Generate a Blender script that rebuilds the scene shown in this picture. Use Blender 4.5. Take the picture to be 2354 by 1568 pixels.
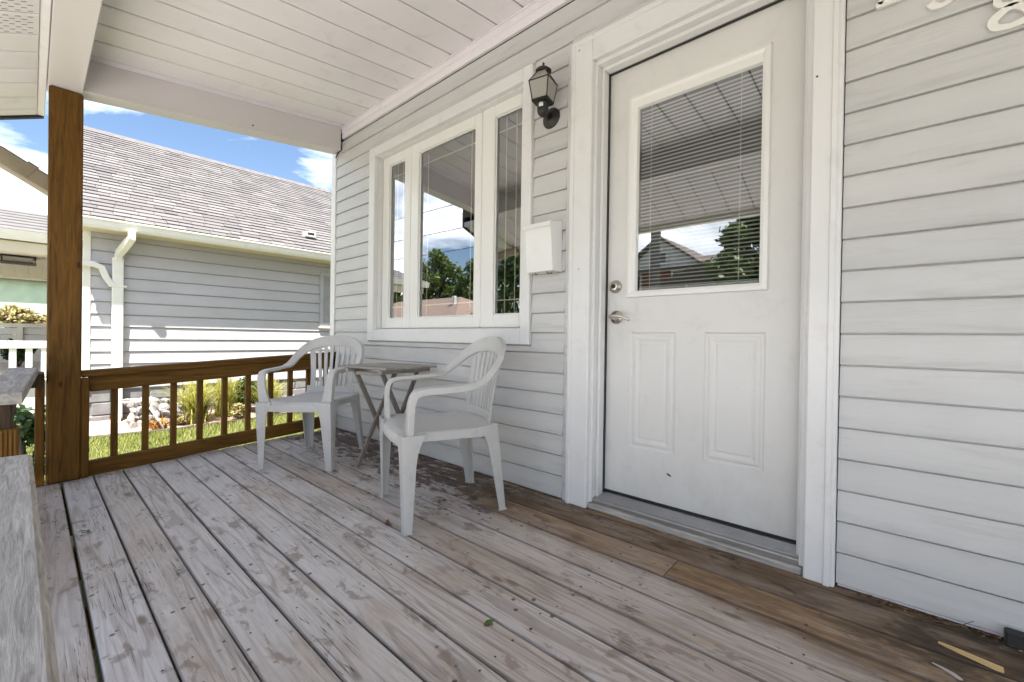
import bpy, math, random
import numpy as np
from mathutils import Vector, Matrix
R = math.radians
random.seed(7)
rng = np.random.default_rng(7)
scene = bpy.context.scene
for o in list(bpy.data.objects):
    bpy.data.objects.remove(o)
col = scene.collection

# ------------------------------------------------------------------ camera
yaw, pitch, roll = R(42.40), R(-0.34), R(0.85)
fw = Vector((-math.sin(yaw) * math.cos(pitch), math.cos(yaw) * math.cos(pitch), math.sin(pitch)))
rt = Vector((math.cos(yaw), math.sin(yaw), 0))
up = rt.cross(fw)
r2 = rt * math.cos(roll) + up * math.sin(roll)
u2 = -rt * math.sin(roll) + up * math.cos(roll)
cam = bpy.data.cameras.new('camera')
cam.sensor_fit = 'HORIZONTAL'
cam.sensor_width = 36
cam.lens = 1009.4 / 2354 * 36
cam.clip_start = 0.02
cam.clip_end = 2000
camo = bpy.data.objects.new('camera', cam)
col.objects.link(camo)
m = Matrix((r2, u2, -fw)).transposed().to_4x4()
m.translation = (0, -1.788, 0.866)
camo.matrix_world = m
scene.camera = camo

# ------------------------------------------------------------------ light
SUN = Vector((1.0, -0.9, 2.9)).normalized()
sun = bpy.data.lights.new('sun', 'SUN')
sun.energy = 5.0
sun.angle = R(0.53)
sun.color = (1.0, 0.95, 0.87)
suno = bpy.data.objects.new('sun', sun)
col.objects.link(suno)
suno.rotation_euler = (-SUN).to_track_quat('-Z', 'Y').to_euler()
suno.location = SUN * 40

world = bpy.data.worlds.new('World')
scene.world = world
world.use_nodes = True
nt = world.node_tree
nt.nodes.clear()
wo = nt.nodes.new('ShaderNodeOutputWorld')
bg = nt.nodes.new('ShaderNodeBackground')
bg.inputs['Strength'].default_value = 0.062
sky = nt.nodes.new('ShaderNodeTexSky')
sky.sky_type = 'NISHITA'
sky.sun_disc = False
sky.sun_elevation = math.asin(SUN.z)
sky.sun_rotation = math.atan2(SUN.x, SUN.y)
sky.air_density = 1.0
sky.dust_density = 0.25
sky.ozone_density = 2.2
tc = nt.nodes.new('ShaderNodeTexCoord')
# clouds: noise on the view direction flattened towards the horizon
sep = nt.nodes.new('ShaderNodeSeparateXYZ')
nt.links.new(tc.outputs['Generated'], sep.inputs[0])
mz = nt.nodes.new('ShaderNodeMath'); mz.operation = 'MAXIMUM'; mz.inputs[1].default_value = 0.0
nt.links.new(sep.outputs['Z'], mz.inputs[0])
az = nt.nodes.new('ShaderNodeMath'); az.operation = 'ADD'; az.inputs[1].default_value = 0.22
nt.links.new(mz.outputs[0], az.inputs[0])
dv = nt.nodes.new('ShaderNodeVectorMath'); dv.operation = 'DIVIDE'
cmb = nt.nodes.new('ShaderNodeCombineXYZ')
for k in range(3):
    nt.links.new(az.outputs[0], cmb.inputs[k])
nt.links.new(tc.outputs['Generated'], dv.inputs[0])
nt.links.new(cmb.outputs[0], dv.inputs[1])
nz = nt.nodes.new('ShaderNodeTexNoise')
nz.inputs['Scale'].default_value = 1.35
nz.inputs['Detail'].default_value = 9
nz.inputs['Roughness'].default_value = 0.56
nz.inputs['Distortion'].default_value = 0.35
cmap = nt.nodes.new('ShaderNodeMapping'); cmap.inputs['Location'].default_value = (14.224, 18.729, 8.442)
nt.links.new(dv.outputs[0], cmap.inputs[0])
nt.links.new(cmap.outputs[0], nz.inputs['Vector'])
cr = nt.nodes.new('ShaderNodeValToRGB')
cr.color_ramp.elements[0].position = 0.47
cr.color_ramp.elements[0].color = (0, 0, 0, 1)
cr.color_ramp.elements[1].position = 0.74
cr.color_ramp.elements[1].color = (1, 1, 1, 1)
hz = nt.nodes.new('ShaderNodeMapRange'); hz.interpolation_type = 'SMOOTHSTEP'
hz.inputs['From Min'].default_value = 0.08; hz.inputs['From Max'].default_value = 0.36
hz.inputs['To Min'].default_value = 0.08; hz.inputs['To Max'].default_value = 0.0
nt.links.new(sep.outputs['Z'], hz.inputs['Value'])
ad = nt.nodes.new('ShaderNodeMath'); ad.operation = 'ADD'
nt.links.new(nz.outputs['Fac'], ad.inputs[0]); nt.links.new(hz.outputs[0], ad.inputs[1])
nt.links.new(ad.outputs[0], cr.inputs['Fac'])
mx = nt.nodes.new('ShaderNodeMix'); mx.data_type = 'RGBA'
nt.links.new(cr.outputs['Color'], mx.inputs['Factor'])
nt.links.new(sky.outputs['Color'], mx.inputs['A'])
mx.inputs['B'].default_value = (21.0, 21.1, 21.4, 1)
nt.links.new(mx.outputs['Result'], bg.inputs['Color'])
nt.links.new(bg.outputs[0], wo.inputs[0])

vs = scene.view_settings
vs.view_transform = 'Standard'
vs.look = 'None'
vs.exposure = 1.86
vs.gamma = 1
vs.use_curve_mapping = False
try:
    scene.cycles.max_bounces = 10
    scene.cycles.diffuse_bounces = 6
    scene.cycles.glossy_bounces = 5
    scene.cycles.transparent_max_bounces = 24
    scene.cycles.transmission_bounces = 8
    scene.cycles.caustics_reflective = False
    scene.cycles.caustics_refractive = False
except Exception:
    pass

# ------------------------------------------------------------------ material helpers
class NT:
    def __init__(s, name):
        s.m = bpy.data.materials.new(name)
        s.m.use_nodes = True
        s.t = s.m.node_tree
        s.n = s.t.nodes
        s.p = s.n['Principled BSDF']
        s.out = s.n['Material Output']
    def new(s, typ, **kw):
        n = s.n.new('ShaderNode' + typ)
        for k, v in kw.items():
            setattr(n, k, v)
        return n
    def link(s, a, b):
        s.t.links.new(a, b)
    def coord(s, kind='Object'):
        return s.new('TexCoord').outputs[kind]
    def pos(s):
        return s.new('NewGeometry').outputs['Position']
    def mapping(s, vec, scale=(1, 1, 1), loc=(0, 0, 0)):
        n = s.new('Mapping')
        n.inputs['Scale'].default_value = scale
        n.inputs['Location'].default_value = loc
        s.link(vec, n.inputs['Vector'])
        return n.outputs[0]
    def jitter(s, vec, amt=40.0):
        oi = s.new('ObjectInfo')
        c = s.new('CombineXYZ')
        for k, f in enumerate((1.0, 1.7, 0.6)):
            mm = s.math('MULTIPLY', oi.outputs['Random'], amt * f)
            s.link(mm, c.inputs[k])
        a = s.new('VectorMath', operation='ADD')
        s.link(vec, a.inputs[0]); s.link(c.outputs[0], a.inputs[1])
        return a.outputs[0]
    def noise(s, vec, scale, detail=4, rough=.5, dist=0.0):
        n = s.new('TexNoise')
        n.inputs['Scale'].default_value = scale
        n.inputs['Detail'].default_value = detail
        n.inputs['Roughness'].default_value = rough
        n.inputs['Distortion'].default_value = dist
        s.link(vec, n.inputs['Vector'])
        return n.outputs['Fac']
    def vor(s, vec, scale, feature='F1', rand=1.0):
        n = s.new('TexVoronoi', feature=feature)
        n.inputs['Scale'].default_value = scale
        n.inputs['Randomness'].default_value = rand
        s.link(vec, n.inputs['Vector'])
        return n.outputs['Distance']
    def ramp(s, fac, stops):
        n = s.new('ValToRGB')
        e = n.color_ramp.elements
        while len(e) < len(stops):
            e.new(0.5)
        for el, (p, c) in zip(e, stops):
            el.position = p
            el.color = c if len(c) == 4 else (*c, 1)
        s.link(fac, n.inputs['Fac'])
        return n.outputs['Color']
    def step(s, fac, a, b):
        n = s.new('MapRange', interpolation_type='SMOOTHSTEP')
        n.inputs['From Min'].default_value = a
        n.inputs['From Max'].default_value = b
        s.link(fac, n.inputs['Value'])
        return n.outputs[0]
    def math(s, op, a, b=None):
        n = s.new('Math', operation=op)
        for k, v in enumerate((a, b)):
            if v is None:
                continue
            if isinstance(v, (int, float)):
                n.inputs[k].default_value = v
            else:
                s.link(v, n.inputs[k])
        return n.outputs[0]
    def mix(s, fac, a, b, blend='MIX'):
        n = s.new('Mix', data_type='RGBA', blend_type=blend)
        for nm, v in (('Factor', fac), ('A', a), ('B', b)):
            if isinstance(v, (int, float)):
                n.inputs[nm].default_value = v
            elif isinstance(v, tuple):
                n.inputs[nm].default_value = v if len(v) == 4 else (*v, 1)
            else:
                s.link(v, n.inputs[nm])
        return n.outputs['Result']
    def base(s, c):
        if isinstance(c, tuple):
            s.p.inputs['Base Color'].default_value = (*c, 1) if len(c) == 3 else c
        else:
            s.link(c, s.p.inputs['Base Color'])
    def rough(s, v):
        if isinstance(v, (int, float)):
            s.p.inputs['Roughness'].default_value = v
        else:
            s.link(v, s.p.inputs['Roughness'])
    def bump(s, h, strength=.3, dist=.01, normal=None):
        n = s.new('Bump')
        n.inputs['Strength'].default_value = strength
        n.inputs['Distance'].default_value = dist
        s.link(h, n.inputs['Height'])
        if normal is not None:
            s.link(normal, n.inputs['Normal'])
        s.link(n.outputs[0], s.p.inputs['Normal'])
        return n.outputs[0]

def vary(t, base, amt=.06, scale=3.0, dirt=None, dirt_amt=.25, objvar=.03):
    """a colour with gentle cloudy variation, optional dirt, and a shade of its own for each piece"""
    v = t.coord('Object')
    v = t.jitter(v)
    n = t.noise(v, scale, 5, .6)
    lo = tuple(c * (1 - amt) for c in base)
    hi = tuple(min(1, c * (1 + amt)) for c in base)
    c = t.ramp(n, [(.3, lo), (.7, hi)])
    if dirt:
        d = t.noise(v, scale * 4.1, 8, .7, .4)
        f = t.math('MULTIPLY', t.step(d, .52, .75), dirt_amt)
        c = t.mix(f, c, dirt)
    if objvar:
        oi = t.new('ObjectInfo')
        k = t.math('ADD', t.math('MULTIPLY', oi.outputs['Random'], 2 * objvar), 1 - objvar)
        h = t.new('HueSaturation')
        t.link(k, h.inputs['Value'])
        t.link(c, h.inputs['Color'])
        c = h.outputs['Color']
    return c

def m_paint(name, base, rough=.45, amt=.04, scale=3, dirt=(.35, .32, .27), dirt_amt=.25, bump=.08, objvar=.015):
    t = NT(name)
    t.base(vary(t, base, amt, scale, dirt, dirt_amt, objvar))
    t.rough(rough)
    n = t.noise(t.coord('Object'), 60, 3)
    t.bump(n, bump, .002)
    return t.m

def m_siding(name, base, dirt=(.30, .28, .24), dirt_amt=.35, grime=True):
    t = NT(name)
    c = vary(t, base, .05, 1.2, None, 0, .022)
    v = t.jitter(t.coord('Object'))
    g = t.noise(t.mapping(v, (1.0, 6, 9)), 3.2, 7, .62, .6)
    f = t.math('MULTIPLY', t.step(g, .5, .8), dirt_amt)
    c = t.mix(f, c, dirt)
    # cloudy wash of road dust over several courses
    w = t.noise(t.mapping(t.pos(), (.8, 1, 2.2)), 1.5, 5, .55)
    c = t.mix(t.math('MULTIPLY', t.step(w, .45, .75), .28), c, tuple(x * .74 for x in base))
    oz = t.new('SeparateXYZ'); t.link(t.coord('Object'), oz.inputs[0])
    lap_shade = t.math('MULTIPLY', t.math('SUBTRACT', 1.0, t.step(oz.outputs['Z'], .0, .045)), t.math('ADD', .08, t.math('MULTIPLY', t.step(g, .35, .7), .28)))  # lap shading painted into the lower edge of each course, mottled with dirt
    c = t.mix(lap_shade, c, tuple(x * .6 for x in base))
    t.base(c)
    t.rough(.42)
    gr = t.noise(t.mapping(v, (3.0, 40, 42)), 3.0, 5, .6, 1.2)
    t.bump(gr, .3, .004)
    return t.m

def m_wood(name, axis, dark, light, rough=.6, grain=.5, scale=1.0, knots=True):
    """stained or weathered timber with the grain along one local axis"""
    t = NT(name)
    v = t.jitter(t.coord('Object'), 23)
    sc = [16.0, 16.0, 16.0]
    sc['XYZ'.index(axis)] = 1.1
    mv = t.mapping(v, tuple(s * scale for s in sc))
    n1 = t.noise(mv, 2.4, 8, .62, 1.6)
    n2 = t.noise(t.mapping(v, tuple(s * scale * 3.5 for s in sc)), 3.0, 4, .6, .3)
    blot = t.noise(v, 4.5, 4, .55)
    c = t.ramp(n1, [(.28, dark), (.52, tuple((a + b) / 2 for a, b in zip(dark, light))), (.75, light)])
    c = t.mix(t.math('MULTIPLY', t.step(n2, .55, .8), .45 * grain), c, tuple(x * .35 for x in dark))
    c = t.mix(t.math('MULTIPLY', t.step(blot, .5, .75), .45), c, tuple(x * .55 for x in light))
    if knots:
        kk = t.vor(t.mapping(v, tuple(1.0 if s < 2 else 2.2 for s in sc)), 3.4)
        c = t.mix(t.math('MULTIPLY', t.math('SUBTRACT', 1.0, t.step(kk, .03, .10)), .8), c, tuple(x * .3 for x in dark))
    oi = t.new('ObjectInfo')
    h = t.new('HueSaturation')
    t.link(t.math('ADD', t.math('MULTIPLY', oi.outputs['Random'], .3), .85), h.inputs['Value'])
    t.link(c, h.inputs['Color'])
    t.base(h.outputs['Color'])
    t.p.inputs['Specular IOR Level'].default_value = .22
    t.rough(rough)
    hgt = t.math('ADD', n1, t.math('MULTIPLY', n2, .7))
    t.bump(hgt, .35 * grain, .004)
    return t.m

def m_deck():
    t = NT('weathered_deck_paint')
    v = t.jitter(t.coord('Object'), 37)
    P = t.pos()
    px = t.new('SeparateXYZ'); t.link(P, px.inputs[0])
    X, Y = px.outputs['X'], px.outputs['Y']
    oi = t.new('ObjectInfo')
    rnd = oi.outputs['Random']
    # grain
    g1 = t.noise(t.mapping(v, (.9, 15, 15)), 2.6, 9, .64, 2.2)
    g2 = t.noise(t.mapping(v, (1.6, 60, 60)), 2.2, 5, .6, .5)
    blot = t.noise(t.mapping(v, (.8, 2.4, 2.4)), 3.2, 6, .6, .5)
    grey = t.ramp(g1, [(.25, (.38, .36, .35)), (.48, (.57, .55, .54)), (.75, (.69, .675, .67))])
    tan = t.ramp(g1, [(.25, (.20, .135, .085)), (.5, (.34, .25, .175)), (.75, (.45, .37, .29))])
    # how much bare brown timber shows: a tint for each board plus blotches
    oc = t.new('SeparateColor'); t.link(oi.outputs['Color'], oc.inputs[0])
    bare = t.math('ADD', t.math('ADD', t.math('MULTIPLY', oc.outputs[0], .75), t.math('MULTIPLY', t.step(X, -1.9, -.3), .24)), t.math('MULTIPLY', t.step(blot, .46, .72), .38))
    c = t.mix(t.math('MINIMUM', bare, 1.0), grey, tan)
    c = t.mix(t.math('MULTIPLY', t.step(t.noise(t.mapping(v, (1, 3, 3)), 1.7, 3), .45, .7), .35), c, (.56, .525, .535))
    # growth rings: contour lines of a stretched noise field
    fld = t.noise(t.mapping(v, (.42, 5.5, 5.5)), 1.5, 2, .45, .5)
    ringl = t.math('SINE', t.math('MULTIPLY', fld, 70.0))
    rl_ = t.math('MULTIPLY', t.step(ringl, .35, .95), t.step(t.noise(t.mapping(v, (.8, 2, 2)), 1.9, 3), .38, .6))
    c = t.mix(t.math('MULTIPLY', rl_, .38), c, (.16, .125, .10))
    # worn paint: scuffed brownish islands
    sc_ = t.noise(t.mapping(P, (1.2, 2.2, 1)), 5.2, 9, .68, .3)
    c = t.mix(t.math('MULTIPLY', t.step(sc_, .555, .63), .62), c, (.20, .145, .11))
    # dark hairline checks along the grain
    chk = t.step(g2, .60, .74)
    c = t.mix(t.math('MULTIPLY', chk, .75), c, (.07, .055, .045))
    # long splits
    sp = t.noise(t.mapping(v, (.55, 22, 22)), 1.9, 3, .5, 1.8)
    spm = t.math('SUBTRACT', 1.0, t.step(t.math('ABSOLUTE', t.math('SUBTRACT', sp, .5)), .004, .016))
    spw = t.step(t.noise(t.mapping(v, (1.2, 3, 3)), 1.6, 2), .53, .62)
    spm = t.math('MULTIPLY', spm, spw)
    c = t.mix(t.math('MULTIPLY', spm, .8), c, (.05, .035, .028))
    # knots
    kn = t.vor(t.mapping(v, (1.2, 3.6, 3.6)), 2.1)
    knm = t.math('SUBTRACT', 1.0, t.step(kn, .035, .12))
    c = t.mix(t.math('MULTIPLY', knm, .75), c, (.12, .085, .06))
    # small dark nail and rot spots
    ns = t.vor(t.mapping(P, (1, 1, 1)), 19)
    nsm = t.math('MULTIPLY', t.math('SUBTRACT', 1.0, t.step(ns, .10, .17)), t.step(t.noise(P, 3.1, 3), .49, .56))
    c = t.mix(t.math('MULTIPLY', nsm, .85), c, (.055, .045, .038))
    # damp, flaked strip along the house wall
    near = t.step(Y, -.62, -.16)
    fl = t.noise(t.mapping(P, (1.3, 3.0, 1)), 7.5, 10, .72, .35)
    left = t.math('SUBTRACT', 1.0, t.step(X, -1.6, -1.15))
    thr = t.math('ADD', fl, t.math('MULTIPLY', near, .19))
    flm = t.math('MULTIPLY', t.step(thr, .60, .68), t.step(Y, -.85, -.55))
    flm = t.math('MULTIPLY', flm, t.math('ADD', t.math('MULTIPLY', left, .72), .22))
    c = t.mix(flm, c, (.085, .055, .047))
    # bare, wet-brown boards in front of the door and on to the right
    wn = t.noise(t.mapping(P, (1.1, 4.5, 1)), 2.3, 8, .66, .5)
    wet = t.math('MULTIPLY', t.step(t.math('ADD', t.math('ADD', Y, t.math('MULTIPLY', wn, .12)), t.math('MULTIPLY', t.step(X, -.7, .5), .11)), -.32, -.24), t.step(t.math('ADD', X, t.math('MULTIPLY', wn, .8)), -1.75, -.9))
    rough2 = t.noise(t.mapping(v, (1.2, 13, 13)), 2.4, 9, .68, 1.4)
    wc = t.ramp(rough2, [(.27, (.045, .027, .014)), (.45, (.145, .086, .042)), (.62, (.255, .165, .088)), (.80, (.36, .29, .21))])
    hw = t.new('HueSaturation'); t.link(t.math('ADD', .62, t.math('MULTIPLY', oc.outputs[1], .75)), hw.inputs['Value']); t.link(wc, hw.inputs['Color']); wc = hw.outputs['Color']
    c = t.mix(t.math('MULTIPLY', wet, t.math('ADD', .5, t.math('MULTIPLY', t.step(blot, .35, .6), .45))), c, wc)
    bl2 = t.noise(t.mapping(P, (1.6, 3.6, 1)), 5.5, 8, .66, .4)
    c = t.mix(t.math('MULTIPLY', t.math('MULTIPLY', t.step(bl2, .555, .64), t.step(Y, -.40, -.2)), .8), c, (.038, .025, .015))
    dk = t.math('MULTIPLY', t.step(X, -.75, .1), t.step(Y, -.42, -.22))
    dkn = t.step(t.noise(t.mapping(P, (1.4, 4, 1)), 4.0, 7, .65, .5), .42, .6)
    c = t.mix(t.math('MULTIPLY', t.math('MULTIPLY', dk, dkn), .8), c, (.04, .028, .016))
    # scattered mud spots in front of the door
    ms = t.noise(t.mapping(P, (1.0, 2.4, 1)), 15, 5, .6, .2)
    msm = t.math('MULTIPLY', t.step(ms, .66, .70), t.math('MULTIPLY', t.step(Y, -.8, -.5), t.step(X, -1.9, -1.5)))
    c = t.mix(t.math('MULTIPLY', msm, .8), c, (.045, .032, .025))
    # grime packed along the arrises of each board
    ly = t.new('SeparateXYZ'); t.link(t.coord('Object'), ly.inputs[0])
    ed_ = t.step(t.math('ADD', t.math('ABSOLUTE', ly.outputs['Y']), t.math('MULTIPLY', t.noise(P, 14, 4, .6), .004)), .0612, .0652)
    c = t.mix(t.math('MULTIPLY', ed_, .5), c, (.06, .046, .036))
    t.base(c)
    t.rough(t.math('ADD', .62, t.math('MULTIPLY', g1, .2)))
    h = t.math('SUBTRACT', t.math('ADD', g1, t.math('MULTIPLY', g2, -.5)), t.math('MULTIPLY', spm, .8))
    t.bump(h, .5, .004)
    return t.m

def m_glass(name, f0=.13, tint=(.93, .96, .95)):
    t = NT(name)
    t.n.remove(t.p)
    lw = t.new('LayerWeight'); lw.inputs['Blend'].default_value = .5
    fr = t.math('ADD', f0, t.math('MULTIPLY', t.math('POWER', lw.outputs['Facing'], 4.0), 1 - f0))
    gl = t.new('BsdfGlossy'); gl.inputs['Roughness'].default_value = 0.0
    gl.inputs['Color'].default_value = (.96, .98, 1, 1)
    tr = t.new('BsdfTransparent'); tr.inputs['Color'].default_value = (*tint, 1)
    mxs = t.new('MixShader')
    t.link(fr, mxs.inputs[0])
    t.link(tr.outputs[0], mxs.inputs[1])
    t.link(gl.outputs[0], mxs.inputs[2])
    t.link(mxs.outputs[0], t.out.inputs[0])
    return t.m

def m_metal(name, base, rough=.3, metallic=1.0, amt=.1):
    t = NT(name)
    t.base(vary(t, base, amt, 8, None, 0, 0))
    t.p.inputs['Metallic'].default_value = metallic
    t.rough(rough)
    return t.m

def m_plain(name, base, rough=.7, amt=.15, scale=6, objvar=.06, bump=.2):
    t = NT(name)
    t.base(vary(t, base, amt, scale, None, 0, objvar))
    t.rough(rough)
    t.bump(t.noise(t.coord('Object'), scale * 5, 6, .6), bump, .01)
    return t.m

def m_island(name, stops, rough=.55, trans=0.0, jitter_val=.25):
    """a colour of its own for every loose face of a mesh (leaves, blades, shingles)"""
    t = NT(name)
    g = t.new('NewGeometry')
    c = t.ramp(g.outputs['Random Per Island'], stops)
    t.base(c)
    t.rough(rough)
    if trans > 0:
        tl = t.new('BsdfTranslucent')
        t.link(c, tl.inputs['Color'])
        ms = t.new('MixShader'); ms.inputs[0].default_value = trans
        t.link(t.p.outputs[0], ms.inputs[1]); t.link(tl.outputs[0], ms.inputs[2])
        t.link(ms.outputs[0], t.out.inputs[0])
    return t.m

# ------------------------------------------------------------------ mesh helpers
class MB:
    def __init__(s):
        s.v = []; s.f = []
    def add(s, vs, fs, M=None):
        b = len(s.v)
        if M is not None:
            vs = [M @ Vector(p) for p in vs]
        s.v += [tuple(p) for p in vs]
        s.f += [tuple(i + b for i in f) for f in fs]
        return s
    def box(s, x0, x1, y0, y1, z0, z1, M=None):
        vs = [(x, y, z) for x in (x0, x1) for y in (y0, y1) for z in (z0, z1)]
        fs = [(0, 1, 3, 2), (4, 6, 7, 5), (0, 4, 5, 1), (2, 3, 7, 6), (0, 2, 6, 4), (1, 5, 7, 3)]
        return s.add(vs, fs, M)
    def cbox(s, x0, x1, y0, y1, z0, z1, c=.004, M=None):
        """box with chamfered edges"""
        vs = []; idx = {}
        lo, hi = (x0, y0, z0), (x1, y1, z1)
        for i in (0, 1):
            for j in (0, 1):
                for k in (0, 1):
                    corner = [hi[a] if b else lo[a] for a, b in enumerate((i, j, k))]
                    sg = [-1 if b else 1 for b in (i, j, k)]
                    for ax in range(3):
                        p = [corner[a] + (0 if a == ax else sg[a] * c) for a in range(3)]
                        idx[(i, j, k, ax)] = len(vs); vs.append(p)
        fs = []
        for ax in range(3):
            o1, o2 = [a for a in range(3) if a != ax]
            for e in (0, 1):
                q = []
                for (a, b) in ((0, 0), (1, 0), (1, 1), (0, 1)):
                    key = [0, 0, 0]; key[ax] = e; key[o1] = a; key[o2] = b
                    q.append(idx[(*key, ax)])
                if (e == 0) == (ax != 1):
                    q = q[::-1]
                fs.append(tuple(q))
        for ax in range(3):     # edges along ax
            o1, o2 = [a for a in range(3) if a != ax]
            for a in (0, 1):
                for b in (0, 1):
                    k0 = [0, 0, 0]; k0[o1] = a; k0[o2] = b
                    k1 = list(k0); k1[ax] = 1
                    q = [idx[(*k0, o1)], idx[(*k1, o1)], idx[(*k1, o2)], idx[(*k0, o2)]]
                    fs.append(tuple(q))
        for i in (0, 1):
            for j in (0, 1):
                for k in (0, 1):
                    fs.append((idx[(i, j, k, 0)], idx[(i, j, k, 1)], idx[(i, j, k, 2)]))
        return s.add(vs, fs, M)
    def beam(s, p0, p1, w, h, c=.003, up=(0, 0, 1)):
        """chamfered bar from p0 to p1; w across, h along up"""
        p0, p1 = Vector(p0), Vector(p1)
        d = p1 - p0; L = d.length; d.normalize()
        sx = d.cross(Vector(up)).normalized(); uz = sx.cross(d)
        M = Matrix((d, -sx, uz)).transposed().to_4x4(); M.translation = p0
        return s.cbox(0, L, -w / 2, w / 2, -h / 2, h / 2, c, M)
    def prism(s, pts, a, b, axis='X', M=None):
        """2-D outline extruded along an axis (outline in the other two)"""
        n = len(pts); vs = []
        for t in (a, b):
            for p in pts:
                vs.append({'X': (t, p[0], p[1]), 'Y': (p[0], t, p[1]), 'Z': (p[0], p[1], t)}[axis])
        fs = [tuple(range(n))[::-1], tuple(range(n, 2 * n))]
        for i in range(n):
            j = (i + 1) % n
            fs.append((i, j, n + j, n + i))
        return s.add(vs, fs, M)
    def tube(s, pts, rad, n=8, cap=True, flat=None):
        pts = [Vector(p) for p in pts]
        rads = rad if isinstance(rad, (list, tuple)) else [rad] * len(pts)
        vs = []; fs = []
        prev = None
        for i, p in enumerate(pts):
            d = (pts[min(i + 1, len(pts) - 1)] - pts[max(i - 1, 0)]).normalized()
            a = prev if prev is not None else (Vector((0, 0, 1)) if abs(d.z) < .9 else Vector((1, 0, 0)))
            x = (a - d * a.dot(d)).normalized(); y = d.cross(x); prev = x
            for k in range(n):
                t = 2 * math.pi * k / n
                vs.append(p + (x * math.cos(t) + y * math.sin(t)) * rads[i])
        for i in range(len(pts) - 1):
            for k in range(n):
                a = i * n + k; b = i * n + (k + 1) % n
                fs.append((a, b, b + n, a + n))
        if cap:
            fs.append(tuple(range(n))[::-1]); fs.append(tuple(range((len(pts) - 1) * n, len(pts) * n)))
        return s.add(vs, fs)
    def sweep(s, pts, sec, cap=True):
        """sec(i) -> list of world points for station i"""
        vs = []; fs = []
        rings = [sec(i) for i in range(len(pts))]
        n = len(rings[0])
        for r in rings:
            vs += [tuple(p) for p in r]
        for i in range(len(rings) - 1):
            for k in range(n):
                a = i * n + k; b = i * n + (k + 1) % n
                fs.append((a, b, b + n, a + n))
        if cap:
            fs.append(tuple(range(n))[::-1]); fs.append(tuple(range((len(rings) - 1) * n, len(rings) * n)))
        return s.add(vs, fs)
    def lathe(s, prof, n=20, M=None):
        """profile (r, z) turned about z"""
        vs = []; fs = []
        for r, z in prof:
            for k in range(n):
                t = 2 * math.pi * k / n
                vs.append((r * math.cos(t), r * math.sin(t), z))
        for i in range(len(prof) - 1):
            for k in range(n):
                a = i * n + k; b = i * n + (k + 1) % n
                fs.append((a, b, b + n, a + n))
        fs.append(tuple(range(n))[::-1]); fs.append(tuple(range((len(prof) - 1) * n, len(prof) * n)))
        return s.add(vs, fs, M)
    def mesh(s, name, mat, smooth=False):
        me = bpy.data.meshes.new(name)
        me.from_pydata(s.v, [], s.f)
        me.materials.append(mat)
        me.update()
        import bmesh
        bm = bmesh.new(); bm.from_mesh(me)
        bmesh.ops.recalc_face_normals(bm, faces=bm.faces)
        bm.to_mesh(me); bm.free()
        if smooth:
            me.polygons.foreach_set('use_smooth', [True] * len(me.polygons))
        return me
    def build(s, name, mat, parent=None, smooth=False, loc=None, origin=None):
        """links ONE object; origin moves the mesh so that its local frame sits there"""
        if origin is not None:
            ox, oy, oz = origin
            s.v = [(x - ox, y - oy, z - oz) for x, y, z in s.v]
            loc = origin
        o = bpy.data.objects.new(name, s.mesh(name, mat, smooth))
        col.objects.link(o)
        if loc is not None:
            o.location = loc
        if parent is not None:
            o.parent = parent
        return o

def smooth_by_angle(o, ang=35):
    me = o.data
    me.polygons.foreach_set('use_smooth', [True] * len(me.polygons))
    import bmesh
    bm = bmesh.new(); bm.from_mesh(me)
    for e in bm.edges:
        if len(e.link_faces) == 2 and e.calc_face_angle(0) > R(ang):
            e.smooth = False
    bm.to_mesh(me); bm.free()

def tag(o, label, cat, group=None, kind=None):
    if label: o['label'] = label
    if cat: o['category'] = cat
    if group: o['group'] = group
    if kind: o['kind'] = kind
    return o

def empty(name, loc=(0, 0, 0), rz=0, label=None, cat=None, group=None, parent=None):
    o = bpy.data.objects.new(name, None)
    o.empty_display_size = .1
    col.objects.link(o)
    o.location = loc
    o.rotation_euler = (0, 0, rz)
    if parent: o.parent = parent
    return tag(o, label, cat, group)

def structure(o):
    o['kind'] = 'structure'
    return o

def instance(mesh, name, parent, loc, rot=(0, 0, 0), scale=(1, 1, 1)):
    o = bpy.data.objects.new(name, mesh)
    col.objects.link(o)
    o.location = loc; o.rotation_euler = rot; o.scale = scale
    if parent: o.parent = parent
    return o

# ------------------------------------------------------------------ materials
M = {}
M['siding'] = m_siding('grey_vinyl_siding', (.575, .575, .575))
M['trim'] = m_paint('white_trim_paint', (.735, .735, .74), .4, .03, 2.2, (.40, .36, .30), .22)
M['vinyl'] = m_paint('white_window_vinyl', (.80, .80, .785), .3, .02, 2, (.5, .47, .42), .1)
t = NT('off_white_door_paint')
c = vary(t, (.69, .685, .675), .03, 2.0, (.42, .39, .34), .2, 0)
P_ = t.pos(); sp_ = t.new('SeparateXYZ'); t.link(P_, sp_.inputs[0])
gm = t.noise(t.mapping(P_, (5, 1, 3)), 2.6, 8, .68, .4)
dv_ = t.new('VectorMath', operation='DISTANCE'); t.link(P_, dv_.inputs[0]); dv_.inputs[1].default_value = (-1.0, .09, 1.0)
hand = t.math('SUBTRACT', 1.0, t.step(dv_.outputs['Value'], .06, .26))
foot = t.math('SUBTRACT', 1.0, t.step(sp_.outputs['Z'], .16, .55))
gf = t.math('MULTIPLY', t.math('ADD', hand, t.math('MULTIPLY', foot, .8)), t.math('MULTIPLY', t.step(gm, .42, .72), .2))
c = t.mix(gf, c, (.30, .27, .23))
t.base(c); t.rough(.38); t.bump(t.noise(t.coord('Object'), 60, 3), .08, .002)
M['door'] = t.m
M['ceiling'] = m_paint('pale_ceiling_vinyl', (.79, .755, .795), .45, .05, 1.6, (.5, .46, .42), .3)
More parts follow.
